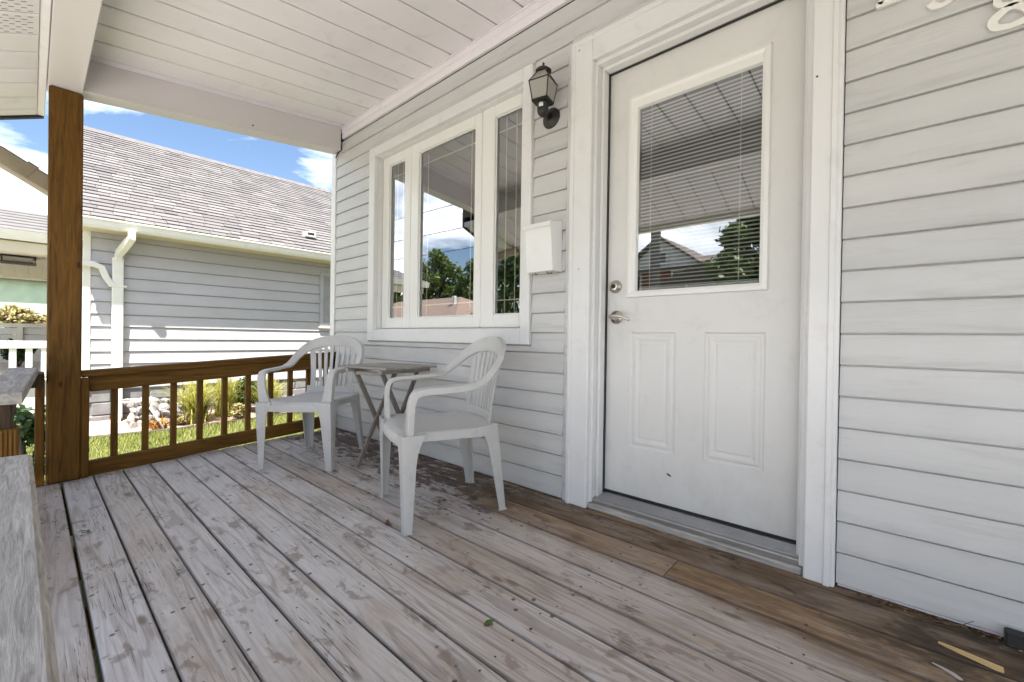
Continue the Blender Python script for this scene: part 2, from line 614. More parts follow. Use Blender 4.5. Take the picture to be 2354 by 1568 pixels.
M['beamwrap'] = m_paint('beam_aluminium_wrap', (.62, .59, .60), .38, .02, 1.2, (.45, .42, .38), .1)
M['deck'] = m_deck()
for ax in 'XYZ':
    M['stain' + ax] = m_wood('brown_stained_timber_' + ax, ax, (.055, .024, .003), (.205, .098, .015), .65, .75)
    M['grey' + ax] = m_wood('grey_weathered_timber_' + ax, ax, (.19, .178, .165), (.56, .54, .51), .8, 1.0)
    M['table' + ax] = m_wood('worn_table_timber_' + ax, ax, (.21, .19, .17), (.45, .42, .39), .65, .7, 2.0, False)
M['tableleg'] = m_wood('brown_table_leg_timber', 'Z', (.11, .09, .075), (.27, .235, .205), .65, .6, 2.0, False)
M['capX'] = m_wood('near_cap_timber', 'X', (.20, .188, .172), (.55, .53, .505), .8, 1.0, 4.5)
M['downspout'] = m_paint('weathered_tan_downspout', (.26, .215, .15), .55, .15, 5, (.12, .10, .07), .5)
M['darkwood'] = m_wood('dark_end_grain_timber', 'Z', (.035, .022, .014), (.10, .062, .035), .75, .8)
M['plastic'] = m_paint('pale_grey_chair_plastic', (.50, .495, .485), .36, .05, 6, (.33, .30, .27), .35, .05)
M['black'] = m_paint('black_lantern_metal', (.011, .0095, .0085), .45, .2, 12, (.05, .03, .02), .35)
M['frost'] = m_paint('seeded_lantern_glass', (.36, .345, .32), .2, .06, 9, (.40, .37, .33), .3)
M['white_metal'] = m_paint('white_box_enamel', (.80, .80, .80), .32, .02, 3, (.5, .47, .42), .1)
M['nickel'] = m_metal('satin_nickel', (.62, .58, .52), .28)
M['alu'] = m_metal('ribbed_aluminium', (.36, .35, .34), .5)
M['glass'] = m_glass('window_glass', .38)
M['doorglass'] = m_glass('door_glass', .26)
M['slat'] = m_paint('white_blind_slat', (.55, .55, .54), .4, .02, 2, None, 0)
M['brass'] = m_metal('pale_brass_grille', (.80, .74, .56), .3)
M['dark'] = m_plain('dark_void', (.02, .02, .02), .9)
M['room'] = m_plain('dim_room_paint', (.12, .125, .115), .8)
M['gasket'] = m_plain('black_gasket', (.02, .02, .02), .6)
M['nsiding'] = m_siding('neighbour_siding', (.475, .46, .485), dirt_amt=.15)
M['nwhite'] = m_paint('neighbour_white_aluminium', (.80, .78, .72), .4, .03, 2, (.5, .43, .30), .3)
M['cream'] = m_paint('cream_porch_paint', (.62, .55, .43), .5, .04, 2, (.5, .42, .3), .2)
M['block'] = m_plain('grey_foundation_block', (.17, .17, .175), .85, .2, 9)
M['concrete'] = m_plain('pale_concrete', (.54, .51, .49), .85, .12, 4)
M['asphalt'] = m_plain('street_asphalt', (.06, .06, .062), .85, .2, 5)
M['soil'] = m_plain('pinkish_mulch_soil', (.36, .25, .19), .95, .35, 20)
M['rock'] = m_plain('pale_garden_rock', (.24, .225, .22), .85, .3, 9, .25)
M['edging'] = m_plain('black_garden_edging', (.03, .03, .03), .6)
M['shingle'] = m_island('grey_asphalt_shingle', [(0, (.100, .093, .095)), (.35, (.118, .110, .112)), (.7, (.136, .127, .128)), (1, (.158, .149, .148))], .9)
M['blade'] = m_island('lawn_blade', [(0, (.13, .165, .03)), (.5, (.25, .285, .065)), (.85, (.37, .37, .12)), (1, (.48, .44, .22))], .6, .35)
M['ornblade'] = m_island('ornamental_blade', [(0, (.17, .20, .03)), (.5, (.36, .35, .06)), (1, (.58, .52, .16))], .5, .4)
M['orange'] = m_island('orange_leaf', [(0, (.30, .13, .025)), (1, (.45, .28, .06))], .5, .3)
M['leaf'] = m_island('tree_leaf', [(0, (.028, .055, .010)), (.5, (.055, .105, .018)), (1, (.11, .16, .035))], .5, .3)
M['leaf2'] = m_island('light_tree_leaf', [(0, (.05, .09, .016)), (.5, (.085, .14, .026)), (1, (.16, .21, .05))], .5, .3)
M['shrub'] = m_island('dark_shrub_leaf', [(0, (.012, .035, .008)), (.6, (.03, .07, .015)), (1, (.06, .11, .03))], .4, .2)
M['tanleaf'] = m_island('dry_tan_leaf', [(0, (.16, .14, .04)), (.5, (.30, .26, .09)), (.85, (.36, .30, .14)), (1, (.46, .28, .22))], .6, .3)
M['bark'] = m_plain('grey_bark', (.13, .11, .09), .9, .3, 12)
M['brick'] = m_plain('red_brown_brick', (.24, .105, .075), .85, .3, 14)
M['roofbrown'] = m_plain('brown_shingle_roof', (.15, .12, .105), .9, .25, 6)
M['roofgreen'] = m_plain('pale_green_wall', (.50, .60, .46), .7, .1, 4)
M['farwhite'] = m_plain('far_white_siding', (.72, .72, .70), .6, .05, 3)
M['pole'] = m_wood('grey_pole_timber', 'Z', (.10, .095, .09), (.22, .21, .20), .85, .6)
M['wire'] = m_plain('black_wire', (.015, .015, .015), .6)
M['lawnground'] = None
t = NT('lawn_ground')
v = t.pos()
n1 = t.noise(v, 1.1, 6, .6); n2 = t.noise(v, 30, 5, .65)
c = t.ramp(n1, [(.3, (.09, .115, .035)), (.6, (.14, .15, .05)), (.8, (.21, .19, .09))])
c = t.mix(t.step(n2, .45, .7), c, (.07, .10, .02))
t.base(c); t.rough(.9); t.bump(n2, .6, .03)
M['lawnground'] = t.m
M['leafgreen'] = m_plain('fallen_green_leaf', (.10, .16, .03), .6)
M['splinter'] = m_wood('fresh_split_timber', 'X', (.55, .38, .16), (.78, .60, .32), .6, .3, 1, False)
M['litter'] = m_island('dry_leaf_litter', [(0, (.05, .03, .02)), (.6, (.16, .08, .04)), (1, (.30, .20, .12))], .8)
M['digit'] = m_paint('white_number_plastic', (.80, .79, .76), .35, .02, 6, (.5, .46, .4), .15)

# ------------------------------------------------------------------ numbers shared by the builders
GZ = -0.42                                   # lawn level
def deck_z(y):                               # the old deck falls away from the house
    return 0.047 * (y + 1.6)
CEIL0, CEILS = 2.628, 0.106                  # ceiling height at the wall and its fall
def ceil_z(y):
    return CEIL0 + CEILS * y
XL, XR = -3.70, 5.0                          # wall and porch ends; right end lengthened out of frame to cut side light
WX0, WX1, WZ0, WZ1 = -3.13, -1.49, .833, 2.308   # window casing, outer
DX0, DX1, DZ1 = -1.243, -.177, 2.293             # door casing, outer
SZ0, SEX = 1.915, .1016                      # siding course datum and exposure

# ================================================================== GROUND
g = MB(); g.add([(-400, -400, GZ), (400, -400, GZ), (400, 400, GZ), (-400, 400, GZ)], [(0, 1, 2, 3)])
structure(g.build('ground', M['lawnground']))
s = MB(); s.box(-300, 300, -15.2, -8.0, GZ - .2, GZ + .004)
structure(s.build('street', M['asphalt']))
s = MB(); s.cbox(-300, 300, -8.0, -7.82, GZ - .2, GZ + .12, .02)
structure(s.build('kerb', M['concrete']))
s = MB(); s.cbox(-300, 300, -6.6, -5.1, GZ - .1, GZ + .02, .01)
structure(s.build('sidewalk', M['concrete']))
s = MB(); s.cbox(-4.2, 6.4, -5.09, -2.5, GZ - .1, GZ + .016, .01)  # unseen paving, made wide and pale to bounce sunlight into the porch
structure(s.build('bounce_forecourt', M['concrete']))

# ================================================================== DECK
deck = empty('porch_deck', (0, -.9, 0), 0, 'weathered grey plank porch deck with brown bare patches by the house wall', 'deck')
gaps = [.081] + [-.054 - .1343 * k for k in range(14)]
GW = [.004, .006, .0062, .0066, .006, .0058, .0062, .0042, .005, .0045, .0046, .0048, .005, .010, .006, .006]
BARE = [.85, .8, .75, .42, .34, .70, .26, .34, .16, .14, .20, .36, .08, .45, .5]
def deck_board(x0, x1, ya, yb, k):
    """ya > yb: near the wall to the street; the top follows the fall of the deck with a little cupping"""
    ya -= GW[k] / 2; yb += GW[k + 1] / 2
    yc = (ya + yb) / 2; zc = deck_z(yc)
    w = (ya - yb) / 2
    cup = random.uniform(-.0012, .0018)
    prof = []
    for q, dz in ((-1, -.0062), (-.95, -.0012), (-.5, 0), (0, 0), (.5, 0), (.95, -.0012), (1, -.0062)):
        prof.append((q * w, dz + cup * (q * q - .5) + .047 * q * w))
    prof = prof + [(w, -.036 + .047 * w), (-w, -.036 - .047 * w)]
    n = max(2, int((x1 - x0) / .5))
    b = MB(); xs = [x0 + (x1 - x0) * i / n for i in range(n + 1)]
    ph = random.random() * 6
    xc = (x0 + x1) / 2
    rings = [[(x - xc, p[0] + .0011 * math.sin(x * 1.3 + ph), p[1] + .0012 * math.sin(x * .9 + ph * 2)) for p in prof] for x in xs]
    b.sweep(xs, lambda i: rings[i])
    o = b.build('deck_board', M['deck'], None, loc=(xc, yc, zc))
    o.parent = deck; o.location = (xc, yc + .9, zc)
    o.color = (BARE[k] + random.uniform(-.05, .05), [.35, .15, .95, .5, .6, .3, .5, .5, .5, .5, .5, .5, .5, .5, .5][k], 0, 1)
    smooth_by_angle(o, 25)
joints = {2: -.62, 5: 1.35, 7: 1.30, 10: -1.575, 12: 1.3}
for k in range(len(gaps) - 1):
    ya, yb = gaps[k], gaps[k + 1]
    xe = -3.685 + random.uniform(-.006, .006)
    if k == 0:
        ya = -.002
    if k in joints:
        j = joints[k]
        deck_board(xe, j - .0015, ya, yb, k); deck_board(j + .0015, XR, ya, yb, k)
    else:
        deck_board(xe, XR, ya, yb, k)
yend = gaps[-1]
b = MB(); b.cbox(-3.70, XR, yend + .004, yend + .042, -.26, deck_z(yend) - .041, .003)
b.build('rim_joist', M['stainX'], deck).location = (0, .9, 0)
b = MB(); b.beam((-3.655, -.02, deck_z(0) - .13), (-3.655, yend + .045, deck_z(yend) - .13), .038, .18)
b.build('rim_joist', M['stainY'], deck).location = (0, .9, 0)
for jx in np.arange(-3.2, XR, .6):
    b = MB(); b.beam((jx, -.02, deck_z(0) - .11), (jx, yend + .045, deck_z(yend) - .11), .038, .14)
    b.build('joist', M['stainY'], deck).location = (0, .9, 0)

nl = MB()
for jx in np.arange(-3.2, 2.2, .6):
    for k in range(1, len(gaps) - 1):
        for f_ in (.24, .76):
            if random.random() < .12: continue
            y_ = gaps[k] + (gaps[k + 1] - gaps[k]) * (f_ + random.uniform(-.06, .06)); x_ = jx + random.uniform(-.016, .016)
            r_ = random.uniform(.0032, .0052)
            nl.add([(x_ + r_ * math.cos(q * 1.047), y_ + r_ * math.sin(q * 1.047) + .9, deck_z(y_) + .0022) for q in range(6)], [(0, 1, 2, 3, 4, 5)])
o = nl.build('nail_heads', m_plain('rusty_nail', (.045, .034, .028), .7), deck); o['kind'] = 'stuff'

# ================================================================== HOUSE
house = empty('house', (-1.0, .1, GZ), 0, 'pale grey clapboard house wall with white trim behind the porch', 'house')
HO = Vector((-1.0, .1, GZ))
def hpart(mb, name, mat, parent=None, origin=None, smooth=False):
    """a part of the house; coordinates are given in the world"""
    o = mb.build(name, mat, None, smooth, origin=origin if origin else (0, 0, 0))
    p = parent or house
    base = Vector((0, 0, 0))
    q = p
    while q is not None:
        base += Vector(q.location); q = q.parent
    o.location = Vector(o.location) - base
    o.parent = p
    return o

# backing wall with openings for the window and the door
wallb = MB()
def wseg(x0, x1, z0, z1):
    wallb.box(x0, x1, .004, .15, z0, z1)
wseg(XL - .07, -3.07, -.3, 3.6)
wseg(-3.07, -1.53, -.3, .895); wseg(-3.07, -1.53, 2.26, 3.6)
wseg(-1.53, -1.13, -.3, 3.6)
wseg(-1.13, -.258, 2.178, 3.6); wseg(-1.13, -.258, -.3, .055)
wseg(-.258, XR, -.3, 3.6)
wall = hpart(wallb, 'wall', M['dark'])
# dim rooms behind the glass
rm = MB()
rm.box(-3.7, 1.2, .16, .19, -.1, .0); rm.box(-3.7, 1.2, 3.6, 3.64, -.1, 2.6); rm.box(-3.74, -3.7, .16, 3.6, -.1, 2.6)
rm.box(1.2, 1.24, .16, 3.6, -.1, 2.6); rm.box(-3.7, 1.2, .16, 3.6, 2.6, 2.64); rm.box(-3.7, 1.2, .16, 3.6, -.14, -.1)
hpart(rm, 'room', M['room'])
# side wall and back so that no light leaks in
sw = MB(); sw.box(XL - .075, XL - .01, .16, 7, -.42, 3.6); sw.box(XL, 6, 6.9, 7, -.42, 3.6)
sw.add([(XL - .4, -.1, 3.6), (6.4, -.1, 3.6), (6.4, 3.5, 5.2), (XL - .4, 3.5, 5.2), (6.4, 7.3, 3.6), (XL - .4, 7.3, 3.6)], [(0, 1, 2, 3), (3, 2, 4, 5)])
hpart(sw, 'side_wall', M['siding'])

def plank(x0, x1, z, h=SEX, top=None):
    """one clapboard course: slanted face, thick butt edge, return lip"""
    zt = z + h
    if top: zt = min(zt, top)
    y = lambda zz: -.017 + (zz - z) / h * .009
    sl_ = .0055
    pr = [(y(z) + .002, z), (y(z), z + .0025), (y(zt - sl_), zt - sl_), (-.001, zt - sl_), (-.001, zt), (.003, zt), (.003, z)]
    b = MB(); b.prism(pr, x0, x1, 'X')
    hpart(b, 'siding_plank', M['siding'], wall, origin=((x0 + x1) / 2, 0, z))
zs = [SZ0 + SEX * k for k in range(-18, 9)]
for z in zs:
    zt = z + SEX
    if z > CEIL0 - .02 - .10:
        continue
    segs = []
    e = .007
    jl = -3.698
    inwin = zt > WZ0 + .01 and z < WZ1 - .01
    indoor = z < DZ1 - .01
    if inwin and indoor:
        segs = [(jl, WX0 - e), (WX1 + e, DX0 - .028), (DX1 + .003, XR)]
    elif indoor:
        segs = [(jl, DX0 - .028), (DX1 + .003, XR)]
    elif inwin:
        segs = [(jl, WX0 - e), (WX1 + e, XR)]
    else:
        segs = [(jl, XR)]
    if inwin and z < WZ0 - .004:
        plank(WX0 - e, WX1 + e, z, top=WZ0 - .001)
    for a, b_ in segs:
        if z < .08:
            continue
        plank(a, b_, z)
# starter course and base strip at the deck
for a, b_ in ((-3.698, DX0 - .028), (DX1 + .007, XR)):
    b = MB(); b.cbox(a, b_, -.018, .003, .0795, .0855, .0015); hpart(b, 'starter_strip', M['siding'], wall, origin=((a + b_) / 2, 0, .07))
# frieze board under the ceiling, in two lapped widths
b = MB(); b.cbox(XL + .1, XR, -.020, .003, 2.534, 2.622, .002); hpart(b, 'frieze_board', M['ceiling'], origin=(0, 0, 2.58))
b = MB(); b.cbox(XL + .1, XR, -.026, -.020, 2.580, 2.6215, .002); hpart(b, 'frieze_moulding', M['ceiling'], origin=(0, 0, 2.6))
# corner post of the siding
b = MB(); b.cbox(-3.782, -3.705, -.022, .003, -.05, 2.50, .004); b.cbox(-3.785, -3.765, .003, .10, -.05, 2.50, .003)
hpart(b, 'corner_trim', M['vinyl'], origin=(-3.74, 0, 1))

# ---------------------------------------------------------------- window
win = empty('window', (0, 0, 0)); win.parent = house; win.location = Vector((-2.3, 0, 1.5)) - HO
def wpart(mb, name, mat, origin=(0, 0, 0), smooth=False):
    return hpart(mb, name, mat, win, origin, smooth)
cw = .082
b = MB()   # casing: four boards
b.cbox(WX0, WX0 + cw, -.032, .004, WZ0, WZ1, .004); wpart(b, 'casing', M['trim'], (WX0, 0, 1.5))
b = MB(); b.cbox(WX1 - .062, WX1, -.032, .004, WZ0, WZ1, .004); wpart(b, 'casing', M['trim'], (WX1, 0, 1.5))
b = MB(); b.cbox(WX0 + cw, WX1 - .062, -.030, .004, WZ1 - .07, WZ1, .004); wpart(b, 'casing', M['trim'], (-2.3, 0, 2.3))
b = MB(); b.cbox(WX0 + cw, WX1 - .062, -.030, .004, WZ0, WZ0 + .085, .004); wpart(b, 'casing', M['trim'], (-2.3, 0, .8))
b = MB(); b.cbox(WX0 - .012, WX1 + .012, -.018, .003, WZ1 + .001, WZ1 + .016, .002)
b.cbox(WX0 - .006, WX0 - .0005, -.016, .003, WZ0, WZ1, .001); b.cbox(WX1 + .0005, WX1 + .006, -.016, .003, WZ0, WZ1, .001)
wpart(b, 'channel_trim', M['siding'], (-2.3, 0, 1.5))
# reveal
b = MB()
b.cbox(WX0 + cw - .006, WX0 + cw + .006, .004, .06, WZ0 + .08, WZ1 - .066, .001)
b.cbox(WX1 - .068, WX1 - .056, .004, .06, WZ0 + .08, WZ1 - .066, .001)
b.cbox(WX0 + cw, WX1 - .062, .004, .06, WZ1 - .076, WZ1 - .064, .001)
b.cbox(WX0 + cw, WX1 - .062, .004, .06, WZ0 + .079, WZ0 + .091, .001)
wpart(b, 'reveal', M['trim'], (-2.3, 0, 1.5))
# three sashes: (frame x0, x1, glass x0, x1)
sashes = [(-3.035, -2.672, -2.951, -2.748), (-2.664, -1.938, -2.575, -1.997), (-1.93, -1.558, -1.827, -1.618)]
zb, ztp, gz0, gz1 = .927, 2.232, 1.004, 2.163
for a, b_, ga, gb in sashes:
    f = MB()
    f.cbox(a, ga, .036, .075, zb, ztp, .005); f.cbox(gb, b_, .036, .075, zb, ztp, .005)
    f.cbox(ga, gb, .038, .075, zb, gz0, .005); f.cbox(ga, gb, .038, .075, gz1, ztp, .005)
    # glazing bead
    f.cbox(ga - .001, ga + .006, .050, .058, gz0, gz1, .001); f.cbox(gb - .006, gb + .001, .050, .058, gz0, gz1, .001)
    f.cbox(ga, gb, .050, .058, gz0 - .001, gz0 + .006, .001); f.cbox(ga, gb, .050, .058, gz1 - .006, gz1 + .001, .001)
    wpart(f, 'sash_frame', M['vinyl'], ((a + b_) / 2, 0, 1.5))
    p = MB(); p.add([(ga, .060, gz0), (gb, .060, gz0), (gb, .060, gz1), (ga, .060, gz1)], [(0, 1, 2, 3)])
    wpart(p, 'pane', M['glass'], ((ga + gb) / 2, 0, 1.5))
    gr = MB()
    w2 = .0032
    gr.box(ga, gb, .066, .070, gz1 - .085 - w2, gz1 - .085 + w2); gr.box(ga, gb, .066, .070, gz0 + .085 - w2, gz0 + .085 + w2)
    gr.box(ga + .065 - w2, ga + .065 + w2, .0705, .0745, gz0, gz1); gr.box(gb - .065 - w2, gb - .065 + w2, .0705, .0745, gz0, gz1)
    wpart(gr, 'grille_bar', M['brass'], ((ga + gb) / 2, 0, 1.5))
for xm in (-2.668, -1.934):
    f = MB(); f.cbox(xm - .0035, xm + .0035, .044, .075, zb, ztp, .001); wpart(f, 'mullion', M['trim'], (xm, 0, 1.5))

# ---------------------------------------------------------------- entry door
door = empty('entry_door', (0, 0, 0)); door.parent = house; door.location = Vector((-.7, .09, 1.1)) - HO
def dpart(mb, name, mat, origin=(0, 0, 0), smooth=False):
    return hpart(mb, name, mat, door, origin, smooth)
dz0 = .072
b = MB(); b.cbox(DX0, -1.122, -.034, .004, dz0, DZ1, .005); b.cbox(DX0 + .012, DX0 + .03, -.040, -.034, dz0, DZ1 - .02, .003); dpart(b, 'casing', M['trim'], (DX0, 0, 1))
b = MB(); b.cbox(-.263, DX1, -.034, .004, dz0, DZ1, .005); b.cbox(DX1 - .03, DX1 - .012, -.040, -.034, dz0, DZ1 - .02, .003); dpart(b, 'casing', M['trim'], (DX1, 0, 1))
b = MB(); b.cbox(-1.122, -.263, -.033, .004, 2.172, DZ1, .005); b.cbox(-1.2, -.22, -.040, -.0335, DZ1 - .032, DZ1 - .014, .003); dpart(b, 'casing', M['trim'], (-.7, 0, 2.2))
b = MB(); b.cbox(DX0 - .026, DX0 - .003, -.019, .003, dz0, DZ1 + .02, .003); b.cbox(DX0 - .003, DX1, -.019, .003, DZ1 + .003, DZ1 + .026, .002); dpart(b, 'channel_trim', M['siding'], (DX0, 0, 1))
# jamb, with a stop
b = MB()
b.cbox(-1.125, -1.108, -.006, .135, .10, 2.172, .002); b.cbox(-.279, -.262, -.006, .135, .10, 2.172, .002); b.cbox(-1.108, -.279, -.006, .135, 2.152, 2.172, .002)
b.cbox(-1.1085, -1.094, .028, .074, .10, 2.152, .004); b.cbox(-.293, -.2785, .028, .074, .10, 2.152, .004); b.cbox(-1.094, -.293, .028, .074, 2.136, 2.1525, .004)
dpart(b, 'jamb', M['trim'], (-.7, 0, 1))
b = MB(); b.cbox(-1.094, -1.091, .074, .088, .13, 2.136, .001); b.cbox(-.296, -.293, .074, .088, .13, 2.136, .001); b.cbox(-1.091, -.296, .074, .088, 2.133, 2.136, .001)
dpart(b, 'weatherstrip', M['gasket'], (-.7, 0, 1))
# slab with a hole for the lite and two sunk panels
SX0, SX1, SZA, SZB = -1.105, -.283, .147, 2.149
LX0, LX1, LZ0, LZ1 = -.965, -.430, 1.088, 1.970
slab = MB()
panels = [(-.971, -.757, .371, .903), (-.638, -.412, .371, .903)]
yF, yB = .090, .132
xs_ = sorted({SX0, SX1, LX0, LX1, *[p[0] for p in panels], *[p[1] for p in panels]})
zs_ = sorted({SZA, SZB, LZ0, LZ1, .371, .903})
for i in range(len(xs_) - 1):
    for j in range(len(zs_) - 1):
        cx_, cz_ = (xs_[i] + xs_[i + 1]) / 2, (zs_[j] + zs_[j + 1]) / 2
        if LX0 < cx_ < LX1 and LZ0 < cz_ < LZ1: continue
        if any(p[0] < cx_ < p[1] and p[2] < cz_ < p[3] for p in panels): continue
        x0, x1, z0, z1 = xs_[i], xs_[i + 1], zs_[j], zs_[j + 1]
        slab.add([(x0, yF, z0), (x1, yF, z0), (x1, yF, z1), (x0, yF, z1)], [(0, 1, 2, 3)])
slab.add([(SX0, yF, SZA), (SX0, yB, SZA), (SX1, yB, SZA), (SX1, yF, SZA), (SX0, yF, SZB), (SX0, yB, SZB), (SX1, yB, SZB), (SX1, yF, SZB)],
         [(0, 1, 2, 3), (4, 7, 6, 5), (0, 4, 5, 1), (3, 2, 6, 7)])
dpart(slab, 'slab', M['door'], (-.7, 0, 1))
for x0, x1, z0, z1 in panels:
    # embossed panel: groove, ogee slope, raised field
    prof = [(0, 0), (.006, .007), (.014, .0075), (.020, .0035), (.030, .003), (.042, .0065), (.047, .0068), (.052, .0045)]
    pm = MB(); ring = []
    for d, dep in prof:
        ring.append([(x0 + d, yF + dep, z0 + d), (x1 - d, yF + dep, z0 + d), (x1 - d, yF + dep, z1 - d), (x0 + d, yF + dep, z1 - d)])
    vs_ = [p for r in ring for p in r]; fs_ = []
    for i in range(len(ring) - 1):
        for k in range(4):
            fs_.append((4 * i + k, 4 * i + (k + 1) % 4, 4 * i + 4 + (k + 1) % 4, 4 * i + 4 + k))
    n4 = 4 * (len(ring) - 1)
    fs_.append((n4, n4 + 1, n4 + 2, n4 + 3))
    pm.add(vs_, fs_)
    dpart(pm, 'panel', M['door'], ((x0 + x1) / 2, 0, .6))
# lite frame, raised on the slab
FX0, FX1, FZ0, FZ1 = -.993, -.406, 1.062, 1.995
def frame_ring(mb, outer, inner, y_out, y_in):
    (a0, a1, c0, c1), (b0, b1, e0, e1) = outer, inner
    vs_ = [(a0, y_out, c0), (a1, y_out, c0), (a1, y_out, c1), (a0, y_out, c1), (b0, y_in, e0), (b1, y_in, e0), (b1, y_in, e1), (b0, y_in, e1)]
    mb.add(vs_, [(k, (k + 1) % 4, 4 + (k + 1) % 4, 4 + k) for k in range(4)])
lf = MB()
GX0, GX1, GZ0, GZ1 = -.942, -.440, 1.094, 1.928
def ins(r, d): return (r[0] + d, r[1] - d, r[2] + d, r[3] - d)
FO = (FX0, FX1, FZ0, FZ1)
frame_ring(lf, FO, ins(FO, .004), .090, .076)
frame_ring(lf, ins(FO, .004), ins(FO, .018), .076, .072)
frame_ring(lf, ins(FO, .018), ins(FO, .030), .072, .079)
frame_ring(lf, ins(FO, .030), (GX0 - .006, GX1 + .006, GZ0 - .006, GZ1 + .006), .079, .083)
frame_ring(lf, (GX0 - .006, GX1 + .006, GZ0 - .006, GZ1 + .006), (GX0, GX1, GZ0, GZ1), .083, .097)
dpart(lf, 'lite_frame', M['vinyl'], (-.7, 0, 1.5))
p = MB(); p.add([(GX0 - .01, .096, GZ0 - .01), (GX1 + .01, .096, GZ0 - .01), (GX1 + .01, .096, GZ1 + .01), (GX0 - .01, .096, GZ1 + .01)], [(0, 1, 2, 3)])
dpart(p, 'pane', M['doorglass'], (-.7, 0, 1.5))
# blind between the panes: each slat its own piece
sl = MB()
sw_ = (GX1 - GX0) / 2 - .004
pr = [(-.0055, -.0020), (-.003, -.0003), (0, .0003), (.003, -.0002), (.0055, -.0018), (.0055, -.0014), (.003, .0002), (0, .0007), (-.003, .0001), (-.0055, -.0016)]
sl.prism(pr, -sw_, sw_, 'X')
slat_me = sl.mesh('slat', M['slat'])
nsl = 50
for i in range(nsl):
    z = GZ0 + .018 + (GZ1 - GZ0 - .03) * i / (nsl - 1)
    o = instance(slat_me, 'slat', door, Vector(((GX0 + GX1) / 2, .108, z)) - Vector((-.7, .09, 1.1)), (R(-14 + random.uniform(-2, 2)), 0, 0))
b = MB(); b.cbox(GX0 + .003, GX1 - .003, .102, .114, GZ0 + .002, GZ0 + .012, .001); dpart(b, 'blind_rail', M['slat'], (-.7, 0, 1.1))
for xc in (GX0 + .055, GX1 - .075):
    b = MB(); b.box(xc - .0012, xc + .0012, .1005, .1018, GZ0, GZ1); dpart(b, 'blind_cord', M['slat'], (xc, 0, 1.5))
b = MB(); b.add([(GX0 - .01, .125, GZ0 - .01), (GX1 + .01, .125, GZ0 - .01), (GX1 + .01, .125, GZ1 + .01), (GX0 - .01, .125, GZ1 + .01)], [(0, 1, 2, 3)])
dpart(b, 'inner_pane', m_glass('inner_glass', .04, (.55, .57, .56)), (-.7, 0, 1.5))
for x_, y_, z_, r_ in ((-.248, -.0345, 1.75, .004), (-1.19, -.0415, 2.236, .004), (-.62, -.0345, 2.23, .004), (-1.18, -.0345, 1.2, .003)):
    b = MB(); b.add([(x_ + r_ * math.cos(q * 1.047), y_, z_ + r_ * math.sin(q * 1.047)) for q in range(6)], [(0, 1, 2, 3, 4, 5)]); dpart(b, 'nail_hole', M['gasket'], (x_, y_, z_))
b = MB(); b.add([(-.788, .0893, .283), (-.780, .0893, .277), (-.768, .0893, .274), (-.766, .0893, .278), (-.774, .0893, .284), (-.786, .0893, .288)], [(0, 1, 2, 3, 4, 5)]); dpart(b, 'paint_chip', M['gasket'], (-.78, .09, .31))
# lock and lever
Mr = Matrix.Rotation(R(90), 4, 'X')
def at_door(x, z, dy=0):
    Mx = Mr.copy(); Mx.translation = (x, .090 - dy, z); return Mx
b = MB(); b.lathe([(.031, 0), (.031, .004), (.028, .010), (.020, .016), (.0195, .022), (.017, .024)], 28, at_door(-1.049, 1.119))
dl = dpart(b, 'deadbolt', M['nickel'], (-1.049, .09, 1.119), True)
b = MB(); b.lathe([(.011, .0), (.011, .0035), (.0095, .0045)], 20, at_door(-1.049, 1.119, .024)); b.box(-1.050, -1.048, .0605, .064, 1.113, 1.125)
dpart(b, 'keyway', M['black'], (-1.049, .09, 1.119))
b = MB(); b.lathe([(.032, 0), (.032, .004), (.029, .009), (.016, .012), (.0125, .03), (.0125, .045), (.010, .050)], 28, at_door(-1.042, .973))
dpart(b, 'lever_rose', M['nickel'], (-1.042, .09, .973), True)
b = MB(); b.tube([(-1.050, .044, .976), (-1.035, .041, .976), (-1.010, .038, .978), (-.985, .038, .973), (-.965, .041, .963), (-.953, .046, .957)], [.009, .0095, .009, .0078, .0068, .005], 10)
dpart(b, 'lever_handle', M['nickel'], (-1.042, .09, .973), True)
# threshold and the timber below it
b = MB()
b.prism([(.0, .098), (.0, .112), (.003, .117), (.012, .118), (.088, .133), (.150, .133), (.150, .098)], -1.108, -.279, 'X')
for k in range(9):
    y0 = .016 + k * .0078
    zt_ = .118 + (y0 - .012) / .076 * .015
    b.prism([(y0, zt_ - .001), (y0 + .0012, zt_ + .0022), (y0 + .0032, zt_ + .0026), (y0 + .0044, zt_)], -1.107, -.280, 'X')
dpart(b, 'threshold', M['alu'], (-.7, 0, .1))
b = MB(); b.cbox(-1.118, -.268, -.020, .06, .072, .0975, .004); dpart(b, 'sill_board', M['greyX'], (-.7, 0, .08))
b = MB(); b.box(-1.10, -.29, .093, .12, .133, .1425); dpart(b, 'door_sweep', M['gasket'], (-.7, 0, .13))

# ================================================================== PORCH ROOF
roof = empty('porch_roof', (-1.6, -.9, 2.5), 0, 'low porch roof with pale plank ceiling, boxed beams and vented eave soffit', 'porch roof')
def rpart(mb, name, mat, origin=(0, 0, 0), smooth=False):
    return hpart(mb, name, mat, roof, origin, smooth)
